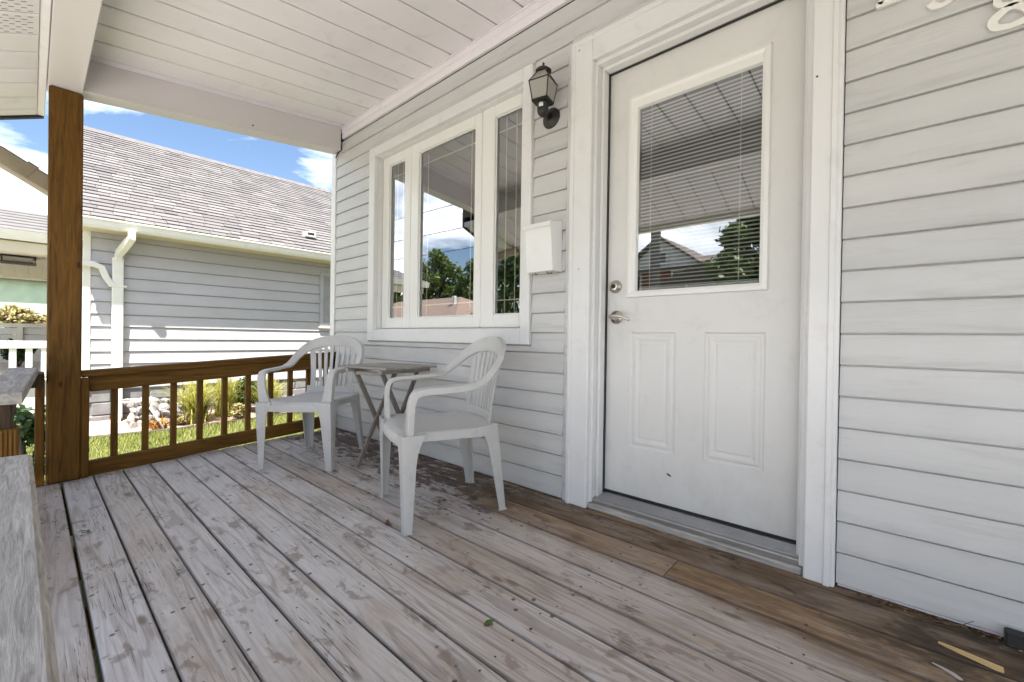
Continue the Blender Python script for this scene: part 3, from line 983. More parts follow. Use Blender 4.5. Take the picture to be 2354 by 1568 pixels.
# ceiling planks, each with eased edges, running from the wall out to the front beam
lines = [-3.533 + .1975 * k for k in range(-1, 31)]
yA, yZ = -.006, -1.60
for i in range(len(lines) - 1):
    a, b_ = lines[i], lines[i + 1]
    if a < -3.606: a = -3.606
    if b_ <= a: continue
    g = .0042
    e = .009
    prof = [(a + g, .012), (a + g, .004), (a + g + e, 0), (b_ - g - e, 0), (b_ - g, .004), (b_ - g, .012)]
    m_ = MB()
    xc = (a + b_) / 2
    rings = [[(x - xc, y, ceil_z(y) - CEIL0 + dz) for x, dz in prof] for y in (yA, yZ)]
    m_.sweep([0, 1], lambda i: rings[i])
    rpart(m_, 'ceiling_plank', M['ceiling'], None) if False else None
    o = m_.build('ceiling_plank', M['ceiling']); o.parent = roof; o.location = Vector((xc, 0, CEIL0)) - Vector(roof.location)
# shade gap above the planks and the roof slab over all
b = MB()
b.add([(-3.62, .0, ceil_z(0) + .014), (XR, .0, ceil_z(0) + .014), (XR, -1.62, ceil_z(-1.62) + .014), (-3.62, -1.62, ceil_z(-1.62) + .014)], [(0, 1, 2, 3)])
rpart(b, 'ceiling_backing', M['dark'])
# channel where the ceiling meets the wall
b = MB(); b.cbox(-3.60, XR, -.038, -.0265, CEIL0 - .012, CEIL0 - .0045, .002); rpart(b, 'ceiling_channel', M['ceiling'], (0, 0, CEIL0))
# front beam, boxed in aluminium
def slab_between(mb, pts_bottom, h):
    n = len(pts_bottom)
    vs_ = [tuple(p) for p in pts_bottom] + [(p[0], p[1], p[2] + h) for p in pts_bottom]
    fs_ = [tuple(range(n))[::-1], tuple(range(n, 2 * n))] + [(i, (i + 1) % n, n + (i + 1) % n, n + i) for i in range(n)]
    mb.add(vs_, fs_)
PT = 2.258
b = MB(); b.cbox(-3.742, XR, -1.735, -1.592, PT, PT + .30, .004); rpart(b, 'front_beam', M['beamwrap'], (0, -1.66, PT))
# left beam, sloping up to the wall
def lb(x, y, z): return (x, y, z)
def side_beam():
    m_ = MB()
    rings = []
    for y, zb_, zt_ in ((-1.592, 2.274, 2.60), (-.028, 2.437, 2.70)):
        xi, xo = -3.603, -3.738
        rings.append([(xi - .004, y, zb_), (xi, y, zb_ + .004), (xi, y, zt_), (xo, y, zt_), (xo, y, zb_ + .004), (xo + .004, y, zb_)])
    m_.sweep([0, 1], lambda i: rings[i])
    return m_
rpart(side_beam(), 'side_beam', M['beamwrap'], (-3.67, -.8, 2.3))
b = MB()
lipz = lambda y: 2.274 + (y + 1.592) * .1042
# drip lip along the beam's lower edge
b = MB()
rings = [[(-3.600, y, lipz(y) - .001), (-3.600, y, lipz(y) + .014), (-3.6035, y, lipz(y) + .014), (-3.6035, y, lipz(y) - .001)] for y in (-1.592, -.03)]
b.sweep([0, 1], lambda i: rings[i]); rpart(b, 'beam_lip', M['beamwrap'], (-3.6, -.8, 2.3))
# sealant line where the beam meets the wall
b = MB(); b.tube([(-3.600, -.024, 2.62), (-3.598, -.026, 2.55), (-3.606, -.025, 2.50), (-3.600, -.026, 2.44), (-3.66, -.026, 2.43), (-3.70, -.026, 2.40)], .0045, 6)
rpart(b, 'sealant_bead', M['gasket'], (-3.6, 0, 2.5))
# small screw on the beam
b = MB(); b.lathe([(.006, 0), (.006, .003), (.003, .005)], 10, Matrix.Translation((-3.6, -.70, 2.40)) @ Matrix.Rotation(R(90), 4, 'Y')); rpart(b, 'screw', M['black'], (-3.6, -.7, 2.4))
# eave soffit outside the front beam: sloping panels across, two of them vented
SS = .42
def sof_z(y): return 2.262 + SS * (y + 1.745)
edges = [-4.17, -4.053, -3.851, -3.632, -3.442, -3.236, -3.045, -2.844, -2.64, -2.44] + [-2.24 + .2 * k for k in range(24)]
slots_me = None
for i in range(len(edges) - 1):
    a, b_ = edges[i], edges[i + 1]
    g = .004; e = .009
    prof = [(a + g, .010), (a + g, .004), (a + g + e, 0), (b_ - g - e, 0), (b_ - g, .004), (b_ - g, .010)]
    xc = (a + b_) / 2
    rings = [[(x - xc, y + 1.745, sof_z(y) - 2.262 + dz) for x, dz in prof] for y in (-1.772, -2.28)]
    m_ = MB(); m_.sweep([0, 1], lambda i: rings[i])
    o = m_.build('soffit_panel', M['ceiling']); o.parent = roof; o.location = Vector((xc, -1.745, 2.262)) - Vector(roof.location)
    if 6 <= i <= 8:
        sm = MB()
        for rr in range(7):
            for cc in range(9):
                x = -.075 + rr * .025
                y = -.045 - cc * .036 - (rr % 2) * .018
                z = SS * y
                sm.add([(x - .0022, y, z - .0008), (x + .0022, y, z - .0008), (x + .0022, y - .016, z - .0008 - .016 * SS), (x - .0022, y - .016, z - .0008 - .016 * SS)], [(0, 1, 2, 3)])
        q = sm.build('vent_slots', M['dark']); q.parent = o; q['kind'] = 'stuff'
b = MB()
b.add([(-4.18, -1.75, sof_z(-1.75) + .02), (XR, -1.75, sof_z(-1.75) + .02), (XR, -2.29, sof_z(-2.29) + .02), (-4.18, -2.29, sof_z(-2.29) + .02)], [(0, 1, 2, 3)])
rpart(b, 'soffit_backing', M['dark'])
b = MB(); b.cbox(-4.17, XR, -1.772, -1.737, PT - .002, PT + .05, .003); rpart(b, 'soffit_channel', M['ceiling'], (0, -1.75, PT))
b = MB(); b.cbox(-4.185, XR, -2.315, -2.281, sof_z(-2.28) - .02, sof_z(-2.28) + .13, .004); rpart(b, 'fascia', M['nwhite'], (0, -2.3, 2))
# rake edge and roof slab
rk = MB()
for y0, y1 in ((-2.315, -1.74),):
    rings = [[(-4.205, y, sof_z(y) - .012), (-4.172, y, sof_z(y) - .012), (-4.172, y, sof_z(y) + .15), (-4.205, y, sof_z(y) + .15)] for y in (y0, y1)]
    rk.sweep([0, 1], lambda i: rings[i])
rpart(rk, 'rake_board', M['gasket'], (-4.2, -1.2, 2.4))
b = MB()
for xa, ya_, yb_ in ((-4.21, -2.33, -1.74), (-3.745, -1.7405, .2)):
    q = [(xa, ya_), (XR + .2, ya_), (XR + .2, yb_), (xa, yb_)]
    b.add([(x, y, sof_z(y) + .152 + (.14 if ya_ > -2 else 0)) for x, y in q] + [(x, y, sof_z(y) + .172 + (.14 if ya_ > -2 else 0)) for x, y in q],
          [(0, 3, 2, 1), (4, 5, 6, 7), (0, 1, 5, 4), (1, 2, 6, 5), (2, 3, 7, 6), (3, 0, 4, 7)])
b.box(-3.738, -3.70, -1.74, .0, 2.56, 3.2)
b.box(-4.2, XR, -1.742, -1.738, sof_z(-1.74) + .1, 2.7)
rpart(b, 'roof_deck', M['roofbrown'])
# gutter on the fascia
b = MB(); b.prism([(y + .03, z - .01) for y, z in ((-2.346, 2.10), (-2.346, 2.005), (-2.42, 2.005), (-2.445, 2.06), (-2.455, 2.10), (-2.45, 2.10), (-2.44, 2.06), (-2.415, 2.011), (-2.351, 2.011), (-2.351, 2.10))], -4.2, XR, 'X')
rpart(b, 'gutter', M['nwhite'], (0, -2.4, 2))

# porch corner post
post = MB(); 
PX0, PX1, PY0, PY1 = -3.742, -3.604, -1.728, -1.588
post.cbox(PX0, PX1, PY0, PY1, deck_z(-1.66) + .002, PT - .002, .007)
o = post.build('porch_post', M['stainZ'], origin=(-3.673, -1.658, 0))
tag(o, 'thick brown stained timber post holding up the porch corner', 'post')

# downspout that angles from the eave gutter back to the post
ds = empty('porch_downspout', (-3.75, -1.9, 1.8), 0, 'weathered tan downspout slanting across the sky to the brown post', 'downspout')
def rect_tube(mb, pts, w, h, up=(0, 0, 1)):
    pts = [Vector(p) for p in pts]
    rings = []
    for i, p in enumerate(pts):
        d = (pts[min(i + 1, len(pts) - 1)] - pts[max(i - 1, 0)]).normalized()
        sx = d.cross(Vector(up))
        if sx.length < .05: sx = Vector((1, 0, 0))
        sx.normalize(); uz = sx.cross(d).normalized()
        c = .2
        sec = []
        for a, b_ in ((-1, -1 + c), (-1 + c, -1), (1 - c, -1), (1, -1 + c), (1, 1 - c), (1 - c, 1), (-1 + c, 1), (-1, 1 - c)):
            sec.append(p + sx * (a * w / 2) + uz * (b_ * h / 2))
        rings.append(sec)
    mb.sweep(pts, lambda i: rings[i])
    return mb
b = MB(); rect_tube(b, [(-3.80, -2.31, 2.02), (-3.80, -2.30, 1.985), (-3.80, -2.15, 1.945), (-3.80, -1.92, 1.85), (-3.80, -1.70, 1.715)], .09, .095)
b.build('elbow_pipe', M['downspout'], None, origin=(-3.75, -1.9, 1.8)).parent = ds
ds.children[0].location = (0, 0, 0)
b = MB(); rect_tube(b, [(-3.80, -1.72, 1.73), (-3.80, -1.675, 1.68), (-3.80, -1.665, 1.6), (-3.80, -1.665, -.35)], .062, .055, up=(0, -1, 0.01))
o = b.build('pipe', M['downspout'], None, origin=(-3.75, -1.9, 1.8)); o.parent = ds; o.location = (0, 0, 0)
b = MB(); rect_tube(b, [(-3.80, -1.83, 1.800), (-3.80, -1.79, 1.775)], .096, .101)
o = b.build('joint_collar', M['downspout'], None, origin=(-3.75, -1.9, 1.8)); o.parent = ds; o.location = (0, 0, 0)

# ================================================================== RAILINGS
rail = empty('side_railing', (-3.66, -.8, 0), 0, 'low brown timber railing with square balusters beyond the chairs', 'railing')
def railpart(mb, name, mat, root, origin=(0, 0, 0)):
    return hpart(mb, name, mat, root, origin)
rz = lambda y, h: .634 + .061 * (y + 1.59) + h       # top of the rail
b = MB(); b.beam((-3.672, -1.588, rz(-1.588, -.019)), (-3.672, -.024, rz(-.024, -.019)), .105, .038, .004); railpart(b, 'top_rail', M['stainY'], rail, (-3.67, -.8, .6))
b = MB(); b.beam((-3.664, -1.552, rz(-1.552, -.0835)), (-3.664, -.024, rz(-.024, -.0835)), .038, .089, .003); railpart(b, 'sub_rail', M['stainY'], rail, (-3.67, -.8, .55))
bz = lambda y: -.004 + .068 * (y + 1.55)
b = MB(); b.beam((-3.664, -1.552, bz(-1.552) + .048), (-3.664, -.024, bz(-.024) + .048), .038, .092, .003); railpart(b, 'bottom_rail', M['stainY'], rail, (-3.67, -.8, .05))
for y in (-1.433, -1.282, -1.134, -.985, -.835, -.682, -.525, -.379, -.235, -.09):
    b = MB(); b.cbox(-3.718, -3.684, y - .017, y + .017, bz(y) + .02, rz(y, -.045), .003); railpart(b, 'baluster', M['stainZ'], rail, (-3.7, y, .3))
b = MB(); b.cbox(-3.645, -3.609, -1.587, -1.552, deck_z(-1.57) + .002, rz(-1.57, -.040), .003); railpart(b, 'nailing_strip', M['stainZ'], rail, (-3.63, -1.57, .3))
b = MB(); b.cbox(-3.69, -3.645, -.062, -.026, deck_z(0) + .002, rz(-.04, -.04), .003); railpart(b, 'nailing_strip', M['stainZ'], rail, (-3.66, -.04, .3))

CZ = .676
front = empty('front_railing', (-2.75, -1.83, 0), 0, 'short front railing with grey weathered cap left of the brown post', 'railing')
b = MB()
# the cap is a 2x6 laid flat, not quite parallel with the deck
capv = [(-2.06, -1.912), (-2.06, -1.806), (-3.43, -1.762), (-3.43, -1.866)]
c0 = .004
vs_ = [(x, y, CZ - .038) for x, y in capv] + [(x, y, CZ - c0) for x, y in capv]
cxm = sum(p[0] for p in capv) / 4; cym = sum(p[1] for p in capv) / 4
vs_ += [(x + (c0 if x < cxm else -c0), y + (c0 if y < cym else -c0), CZ) for x, y in capv]
b.add(vs_, [(3, 2, 1, 0), (8, 9, 10, 11)] + [(i, (i + 1) % 4, 4 + (i + 1) % 4, 4 + i) for i in range(4)] + [(4 + i, 4 + (i + 1) % 4, 8 + (i + 1) % 4, 8 + i) for i in range(4)])
railpart(b, 'cap_board', M['greyX'], front, (-2.75, -1.83, CZ))
b = MB(); b.cbox(-3.60, -2.075, -1.868, -1.828, CZ - .13, CZ - .039, .003); railpart(b, 'sub_rail', M['darkwood'], front, (-2.8, -1.85, .6))
b = MB(); b.cbox(-3.64, -2.10, -1.868, -1.828, deck_z(-1.83) + .03, deck_z(-1.83) + .12, .003); railpart(b, 'bottom_rail', M['stainX'], front, (-2.8, -1.85, .1))
b = MB(); b.cbox(-2.150, -2.062, -1.900, -1.812, -.25, CZ - .115, .004)
for k in range(9):
    b.cbox(-2.062, -2.058, -1.898 + k * .0095, -1.8925 + k * .0095, -.25, CZ - .118, .0012)
railpart(b, 'newel_post', M['stainZ'], front, (-2.1, -1.85, .3))
for k in range(10):
    x = -2.27 - k * .14
    b = MB(); b.cbox(x - .017, x + .017, -1.902, -1.868, deck_z(-1.83) + .04, CZ - .05, .003); railpart(b, 'baluster', M['stainZ'], front, (x, -1.885, .3))
b = MB(); b.cbox(-3.655, -3.615, -1.772, -1.734, deck_z(-1.75) - .03, .60, .003); railpart(b, 'nailing_strip', M['stainZ'], front, (-3.63, -1.75, .3))
b = MB(); b.cbox(-3.645, -3.43, -1.835, -1.738, .565, .640, .003); railpart(b, 'rail_end', M['darkwood'], front, (-3.55, -1.78, .6))

near = empty('near_railing', (-.2, -1.85, 0), 0, 'grey weathered handrail cap in the lower left foreground', 'railing')
b = MB(); b.cbox(-1.312, 1.3, -.071, .071, -.038, 0, .005, Matrix.Translation((.3, -1.8375, CZ)) @ Matrix.Rotation(R(.85), 4, 'Z')); railpart(b, 'cap_board', M['capX'], near, (.3, -1.8425, CZ))
b = MB(); b.cbox(-.995, 1.6, -1.878, -1.840, CZ - .13, CZ - .039, .003); railpart(b, 'sub_rail', M['stainX'], near, (.3, -1.85, .6))
b = MB(); b.cbox(-.99, -.90, -1.905, -1.815, -.25, CZ - .0395, .004); railpart(b, 'newel_post', M['stainZ'], near, (-.95, -1.85, .3))

# ================================================================== CHAIRS
def catmull(pts, n):
    P_ = [np.array(p, float) for p in pts]
    P_ = [2 * P_[0] - P_[1]] + P_ + [2 * P_[-1] - P_[-2]]
    out = []
    for i in range(1, len(P_) - 2):
        for k in range(n):
            t = k / n
            a, b_, c_, d = P_[i - 1], P_[i], P_[i + 1], P_[i + 2]
            out.append(.5 * ((2 * b_) + (-a + c_) * t + (2 * a - 5 * b_ + 4 * c_ - d) * t * t + (-a + 3 * b_ - 3 * c_ + d) * t ** 3))
    out.append(P_[-2])
    return out
def chair_parts():
    parts = []
    H = .802
    # ---- seat: dished shell with a rolled front edge and a skirt
    def seat_xy(u, v):          # u -1..1 across, v 0 front..1 rear
        w = .222 - .028 * v
        x = u * w
        y = -.215 + .425 * v
        y -= .018 * (1 - u * u) * (1 - v) ** 2
        return x, y
    def seat_z(u, v):
        z = .425 - .030 * v + .016 * max(0, (v - .75) / .25) ** 2
        z -= .014 * (1 - u ** 4) * math.sin(math.pi * min(1, .15 + v * .85)) 
        if v < .15: z -= .020 * ((.15 - v) / .15) ** 2
        return z
    nu, nv = 16, 16
    s_ = MB(); top = []
    for j in range(nv + 1):
        for i in range(nu + 1):
            u, v_ = -1 + 2 * i / nu, j / nv
            x, y = seat_xy(u, v_); top.append((x, y, seat_z(u, v_)))
    fs_ = []
    for j in range(nv):
        for i in range(nu):
            a = j * (nu + 1) + i
            fs_.append((a, a + 1, a + nu + 2, a + nu + 1))
    border = [i for i in range(nu + 1)] + [(j) * (nu + 1) + nu for j in range(1, nv + 1)] + [nv * (nu + 1) + i for i in range(nu - 1, -1, -1)] + [j * (nu + 1) for j in range(nv - 1, 0, -1)]
    base = len(top); vs_ = list(top)
    rings = [border]
    for off, drop in ((.007, -.003), (.011, -.010), (.012, -.042), (.008, -.042), (.006, -.012)):
        rr = []
        for bi in border:
            x, y, z = top[bi]
            cx_, cy_ = 0, 0
            d = Vector((x, y + .0, 0)); 
            nrm = Vector((x / .21, (y - .0) / .215, 0))
            nx = math.copysign(max(0, abs(nrm.x) - .55), nrm.x); ny = math.copysign(max(0, abs(nrm.y) - .55), nrm.y)
            q = Vector((nx, ny, 0)); q = q.normalized() if q.length > 1e-6 else Vector((0, 0, 0))
            rr.append(len(vs_)); vs_.append((x + q.x * off, y + q.y * off, z + drop))
        rings.append(rr)
    nb = len(border)
    for a, b_ in zip(rings[:-1], rings[1:]):
        for k in range(nb):
            fs_.append((a[k], a[(k + 1) % nb], b_[(k + 1) % nb], b_[k]))
    s_.add(vs_, fs_)
    parts.append(('seat', s_))
    # ---- hoop: arm supports, arm rests and top of the back in one sweep, cut into three parts
    half = [(.240, -.214, .400), (.246, -.212, .470), (.252, -.206, .545), (.257, -.184, .592), (.261, -.135, .606), (.266, -.05, .608), (.269, .045, .612), (.266, .118, .634), (.251, .180, .690), (.216, .232, .745), (.152, .268, .786), (.073, .287, .804), (0, .291, .808)]
    wdir = [(-1, .05, 0), (-1, .05, 0), (-1, .05, 0), (-1, .03, .05), (-1, 0, .08), (-1, .0, .05), (-1, .05, .0), (-.92, -.05, -.35), (-.70, -.15, -.68), (-.50, -.2, -.84), (-.28, -.2, -.93), (-.12, -.2, -.97), (0, -.2, -.97)]
    wid = [.072, .056, .049, .047, .047, .048, .048, .049, .054, .062, .070, .076, .078]
    mir = lambda L_: L_ + [(-p[0], p[1], p[2]) for p in L_[-2::-1]]
    path = catmull(mir(half), 5)
    wd = catmull(mir(wdir), 5)
    wl = [w[0] for w in catmull([(w, 0, 0) for w in wid + wid[-2::-1]], 5)]
    N = len(path)
    def ring(i):
        p = Vector(path[i])
        d = (Vector(path[min(i + 1, N - 1)]) - Vector(path[max(i - 1, 0)])).normalized()
        w = Vector(wd[i]); w = (w - d * w.dot(d)).normalized()
        n_ = d.cross(w).normalized()       # thickness direction
        W = wl[i]; T = .0045
        # shallow channel: flat top with both edges turned down
        sk = .028 if i < N * .36 or i > N * .64 else .022
        sec = [(-.002, -sk), (-.0005, -.008), (.002, -.002), (.009, .0), (W - .008, .0), (W - .001, -.003), (W, -.016), (W - .004, -.016), (W - .007, -T), (.007, -T - .002), (.004, -sk)]
        return [p + w * a + n_ * b_ for a, b_ in sec]
    cuts = [0, int(N * .315), N - 1 - int(N * .315), N - 1]
    for nm, i0, i1 in (('armrest', cuts[0], cuts[1]), ('back_rim', cuts[1], cuts[2]), ('armrest', cuts[2], cuts[3])):
        h_ = MB(); h_.sweep(list(range(i0, i1 + 1)), lambda k, i0=i0: ring(i0 + k)); parts.append((nm, h_))
    # ---- back slats in a fan, on a curved leaning surface
    def back_pt(x, z):
        t = (z - .40) / .40
        y = .213 + .075 * t + .012 * t * t - .95 * x * x * (1 - .25 * t)
        return Vector((x, y, z))
    n_sl = 8
    for k in range(n_sl):
        s0 = -1 + 2 * k / (n_sl - 1)
        edge = k in (0, n_sl - 1)
        m_ = MB(); rings_ = []
        ztop = .775 - .050 * s0 * s0 - (.012 if edge else 0)
        ns = 9
        for q in range(ns + 1):
            z = .395 + (ztop - .395) * q / ns
            t = (z - .40) / .40
            xc = s0 * (.112 + .062 * t + (.03 * (1 - t) ** 3 if edge else 0))
            w = (.0225 if not edge else .034) * (.84 + .34 * t)
            if q == 0: w *= 1.3
            p0 = back_pt(xc - w / 2, z); p1 = back_pt(xc + w / 2, z)
            tn = Vector((0, .006, 0))
            rings_.append([p0 + Vector((.0015, 0, 0)), p1 - Vector((.0015, 0, 0)), p1 + Vector((0, .0015, 0)), p1 + tn, p0 + tn, p0 + Vector((0, .0015, 0))])
        m_.sweep(rings_, lambda i: rings_[i])
        parts.append(('back_slat', m_))
    # solid lower back joining slats and seat
    m_ = MB(); rings_ = []
    for q in range(13):
        x = -.175 + .35 * q / 12
        zt_ = .447 + .012 * abs(x / .175) ** 2
        a, b_ = back_pt(x, .388), back_pt(x, zt_)
        rings_.append([a, b_, b_ + Vector((0, .006, 0)), a + Vector((0, .006, 0))])
    m_.sweep(rings_, lambda i: rings_[i]); parts.append(('lower_back', m_))
    # solid crown between slat tops and rim
    m_ = MB(); rings_ = []
    for q in range(17):
        x = -.168 + .336 * q / 16
        s0 = x / .158
        zl = .735 - .052 * s0 * s0
        zh = .775 - .052 * s0 * s0
        a, b_ = back_pt(x, zl), back_pt(x, zh)
        rings_.append([a, b_, b_ + Vector((0, .007, 0)), a + Vector((0, .007, 0))])
    m_.sweep(rings_, lambda i: rings_[i]); parts.append(('crown', m_))
    # ---- legs: tapered angle sections, flared into the seat
    def leg(xt, yt, xb, yb, sx, sy, ztop):
        m_ = MB(); rings_ = []
        st = [0, .015, .05, .12, .2, .28, .33, .36, .385, ztop]
        for z in st:
            t = z / ztop
            x = xb + (xt - xb) * t; y = yb + (yt - yb) * t
            fl = max(0, (z - .29) / (ztop - .29)) ** 2
            a = .038 + .040 * t + .034 * fl             # width of the front plate
            c_ = .035 + .032 * t + .034 * fl            # width of the side plate
            th = .0055
            r_ = .010
            out = [(-a, 0), (-r_, 0), (-r_ * .3, -r_ * -.3), (0, r_), (0, c_)]
            out = [(-a, 0), (-r_, 0), (-r_ * .3, r_ * .3), (0, r_), (0, c_)]
            inn = [(-th, c_), (-th, r_ + th * .6), (-r_ * .55 - th, r_ * .55 + th), (-r_ - th * .6, th), (-a, th)]
            rings_.append([Vector((x + sx * p, y + sy * -q, z)) for p, q in out + inn])
        m_.sweep(rings_, lambda i: rings_[i])
        # foot pad
        x, y = xb, yb
        m_.add([(x + sx * p, y + sy * -q, z) for z in (.0, .005) for p, q in ((-.040, -.002), (.002, -.002), (.002, .038), (-.012, .038), (-.040, .012))],
               [(4, 3, 2, 1, 0), (5, 6, 7, 8, 9)] + [(i, (i + 1) % 5, 5 + (i + 1) % 5, 5 + i) for i in range(5)])
        return m_
    for sx in (-1, 1):
        # front legs: sy=-1 puts the side plate behind the front plate
        parts.append(('leg', leg(sx * .250, -.236, sx * .243, -.240, sx, -1, .412)))
        parts.append(('leg', leg(sx * .206, .222, sx * .216, .250, sx, 1, .402)))
    return parts
cp = [(n, mb.mesh('chair_' + n, M['plastic'], True)) for n, mb in chair_parts()]
def place_chair(loc, rz_, label, sc=1.0):
    z = deck_z(loc[1])
    o = empty('plastic_chair', (loc[0], loc[1], z), 0, label, 'chair', 'matching plastic armchairs on the porch')
    tilt = math.atan(.047)
    o.rotation_euler = (Matrix.Rotation(tilt, 4, 'X') @ Matrix.Rotation(rz_, 4, 'Z')).to_euler()
    o.scale = (sc, sc, sc)
    for n, me in cp:
        c_ = instance(me, n, o, (0, 0, 0))
    return o
def sharpen(me, ang=40):
    import bmesh
    bm = bmesh.new(); bm.from_mesh(me)
    for e in bm.edges:
        if len(e.link_faces) == 2 and e.calc_face_angle(0) > R(ang): e.smooth = False
    bm.to_mesh(me); bm.free()
for n, me in cp: sharpen(me)
def yaw_for(front):            # local -Y to the given heading
    return math.atan2(front[1], front[0]) + math.pi / 2
place_chair((-2.915, -.505), yaw_for((.572, -.82)), 'pale grey plastic armchair beside the brown railing, left of the little table')
place_chair((-1.690, -.435), yaw_for((-.345, -.94)), 'pale grey plastic armchair between the little table and the door')

# ================================================================== FOLDING TABLE
tb = empty('folding_table', (-2.40, -.29, deck_z(-.29)), R(8), 'small worn folding table with crossed timber legs between the two chairs', 'table')
TH = .628
TW, TD = .435, .41
for k in range(6):
    w = TD / 6
    y0 = -TD / 2 + k * w
    b = MB(); b.cbox(-TW / 2, TW / 2, y0 + .001, y0 + w - .001, TH - .014, TH, .003)
    b.build('top_slat', M['tableX'], tb)
for x in (-.155, .155):
    b = MB(); b.cbox(x - .012, x + .012, -TD / 2 + .015, TD / 2 - .015, TH - .040, TH - .0145, .002); b.build('top_batten', M['tableY'], tb)
for s_ in (-1, 1):
    for x, a, c_ in ((.122, -1, 1), (.100, 1, -1)):
        b = MB(); b.beam((s_ * x, a * .152, TH - .03), (s_ * x, c_ * .146, .008), .017, .028, .003, up=(0, 1, .3)); b.build('leg', M['tableleg'], tb)
for yy, zz, xx in ((.146, TH - .045, .11), (-.146, TH - .045, .13)):
    b = MB(); b.beam((-xx, yy, zz), (xx, yy, zz), .014, .022, .002); b.build('stretcher', M['tableX'], tb)
b = MB(); b.tube([(-.135, 0, TH / 2 - .01), (.135, 0, TH / 2 - .01)], .004, 8); b.build('pivot_pin', M['alu'], tb)

# ================================================================== LANTERN, MAILBOX, NUMBERS
lan = empty('wall_lantern', (-1.372, -.012, 1.985), 0, 'black coach lantern on the siding between the window and the door', 'lantern')
def lpart(mb, name, mat, smooth=False):
    return mb.build(name, mat, lan, smooth)
Mw = Matrix.Rotation(R(90), 4, 'X')
b = MB(); b.lathe([(.056, -.003), (.056, .005), (.050, .012), (.036, .016), (.030, .022), (.018, .026)], 28, Mw); lpart(b, 'back_plate', M['black'], True)
LC = Vector((.030, -.115, 0))
b = MB(); b.tube([(0, -.02, 0), (.005, -.05, -.012), (.016, -.085, -.002), (.030, -.115, .020)], [.013, .012, .012, .013], 10); lpart(b, 'arm', M['black'], True)
b = MB(); b.lathe([(.004, -.046), (.012, -.042), (.020, -.034), (.027, -.026), (.030, -.010), (.030, .022), (.036, .030)], 18, Matrix.Translation(LC)); lpart(b, 'sensor_cup', M['black'], True)
b = MB(); b.lathe([(.014, -.002), (.0145, .008), (.014, .018)], 14, Matrix.Translation(LC + Vector((.006, -.019, 0)))); lpart(b, 'sensor_lens', M['white_metal'], True)
def sq(h, z, rot=R(12)):
    return [tuple(LC + Vector((math.cos(rot + R(45) + k * math.pi / 2) * h, math.sin(rot + R(45) + k * math.pi / 2) * h, z))) for k in range(4)]
zb_, zm_, zt_ = .034, .132, .190
rb, rm_, rt_ = .058, .078, .030
for k in range(4):
    a, c_ = sq(rb, zb_), sq(rm_, zm_)
    e_ = sq(rt_, zt_)
    f_ = MB(); f_.tube([a[k], c_[k], e_[k]], .0032, 6); lpart(f_, 'corner_bar', M['black'])
    g_ = MB(); g_.add([a[k], a[(k + 1) % 4], c_[(k + 1) % 4], c_[k]], [(0, 1, 2, 3)])
    g_.add([c_[k], c_[(k + 1) % 4], e_[(k + 1) % 4], e_[k]], [(0, 1, 2, 3)])
    lpart(g_, 'pane', M['frost'])
for r_, z_ in ((rb, zb_), (rm_, zm_)):
    q = sq(r_, z_); f_ = MB()
    for k in range(4): f_.tube([q[k], q[(k + 1) % 4]], .0034 if z_ > .1 else .006, 6)
    lpart(f_, 'ring', M['black'])
q = sq(rb, zb_ - .004); f_ = MB(); f_.prism([(p[0], p[1]) for p in q], zb_ - .010, zb_ - .002, 'Z'); lpart(f_, 'tray', M['black'])
b = MB(); b.lathe([(.026, .184), (.041, .188), (.042, .196), (.033, .203), (.030, .206), (.018, .214), (.006, .219), (.005, .226), (.007, .231), (.002, .240)], 20, Matrix.Translation(LC)); lpart(b, 'crown_cap', M['black'], True)

lan.scale = (.93, .93, .93)
mail = empty('mailbox', (-1.375, -.015, 1.20), 0, 'white metal mailbox with sloping front below the lantern', 'mailbox')
b = MB()
pr = [(0, 0), (-.074, .0), (-.094, .232), (0, .252)]
b.prism(pr, -.082, .082, 'X'); b.build('box', M['white_metal'], mail)
b = MB(); b.prism([(.0, .2535), (-.100, .2335), (-.104, .212), (-.1025, .2115), (-.0985, .2305), (-.0, .2505)], -.0855, .0855, 'X'); b.build('lid', M['white_metal'], mail)
b = MB(); b.tube([(-.045, -.03, -.001), (-.045, -.036, -.008), (-.04, -.058, -.009), (-.036, -.060, -.002)], .002, 6); b.tube([(.045, -.03, -.001), (.045, -.036, -.008), (.04, -.058, -.009), (.036, -.060, -.002)], .002, 6)
b.build('paper_hook', M['black'], mail)

def digit(pts, wids, closed=False, th=.010):
    """a numeral as a stroke of changing width, cut from a thick sheet"""
    P_ = [np.array((p[0], p[1], 0.0)) for p in pts]
    if closed:
        P_ = P_ + [P_[0]]
    C = catmull(P_, 8)
    Wd = [w[0] for w in catmull([(w, 0, 0) for w in (list(wids) + ([wids[0]] if closed else []))], 8)]
    n = len(C); mb = MB(); rings_ = []
    for i in range(n):
        if closed and i in (0, n - 1): d = C[1] - C[-2]
        else: d = C[min(i + 1, n - 1)] - C[max(i - 1, 0)]
        d = d / (np.linalg.norm(d) + 1e-9)
        nn = np.array((-d[1], d[0], 0)) * Wd[i] / 2
        a, b_ = C[i] + nn, C[i] - nn
        rings_.append([(a[0], 0, a[1]), (b_[0], 0, b_[1]), (b_[0], -th, b_[1]), (a[0], -th, a[1])])
    mb.sweep(rings_, lambda i: rings_[i], cap=not closed)
    return mb
def place_digit(mb, loc, label, tilt=0):
    o = mb.build('house_number_digit', M['digit'], None, loc=loc)
    tag(o, label, 'house number', 'house number digits')
    smooth_by_angle(o, 40)
    return o
d2 = digit([(.006, .082), (.012, .100), (.034, .110), (.058, .098), (.060, .074), (.040, .046), (.016, .022), (.008, .010)], [.012, .016, .012, .020, .020, .014, .012, .012])
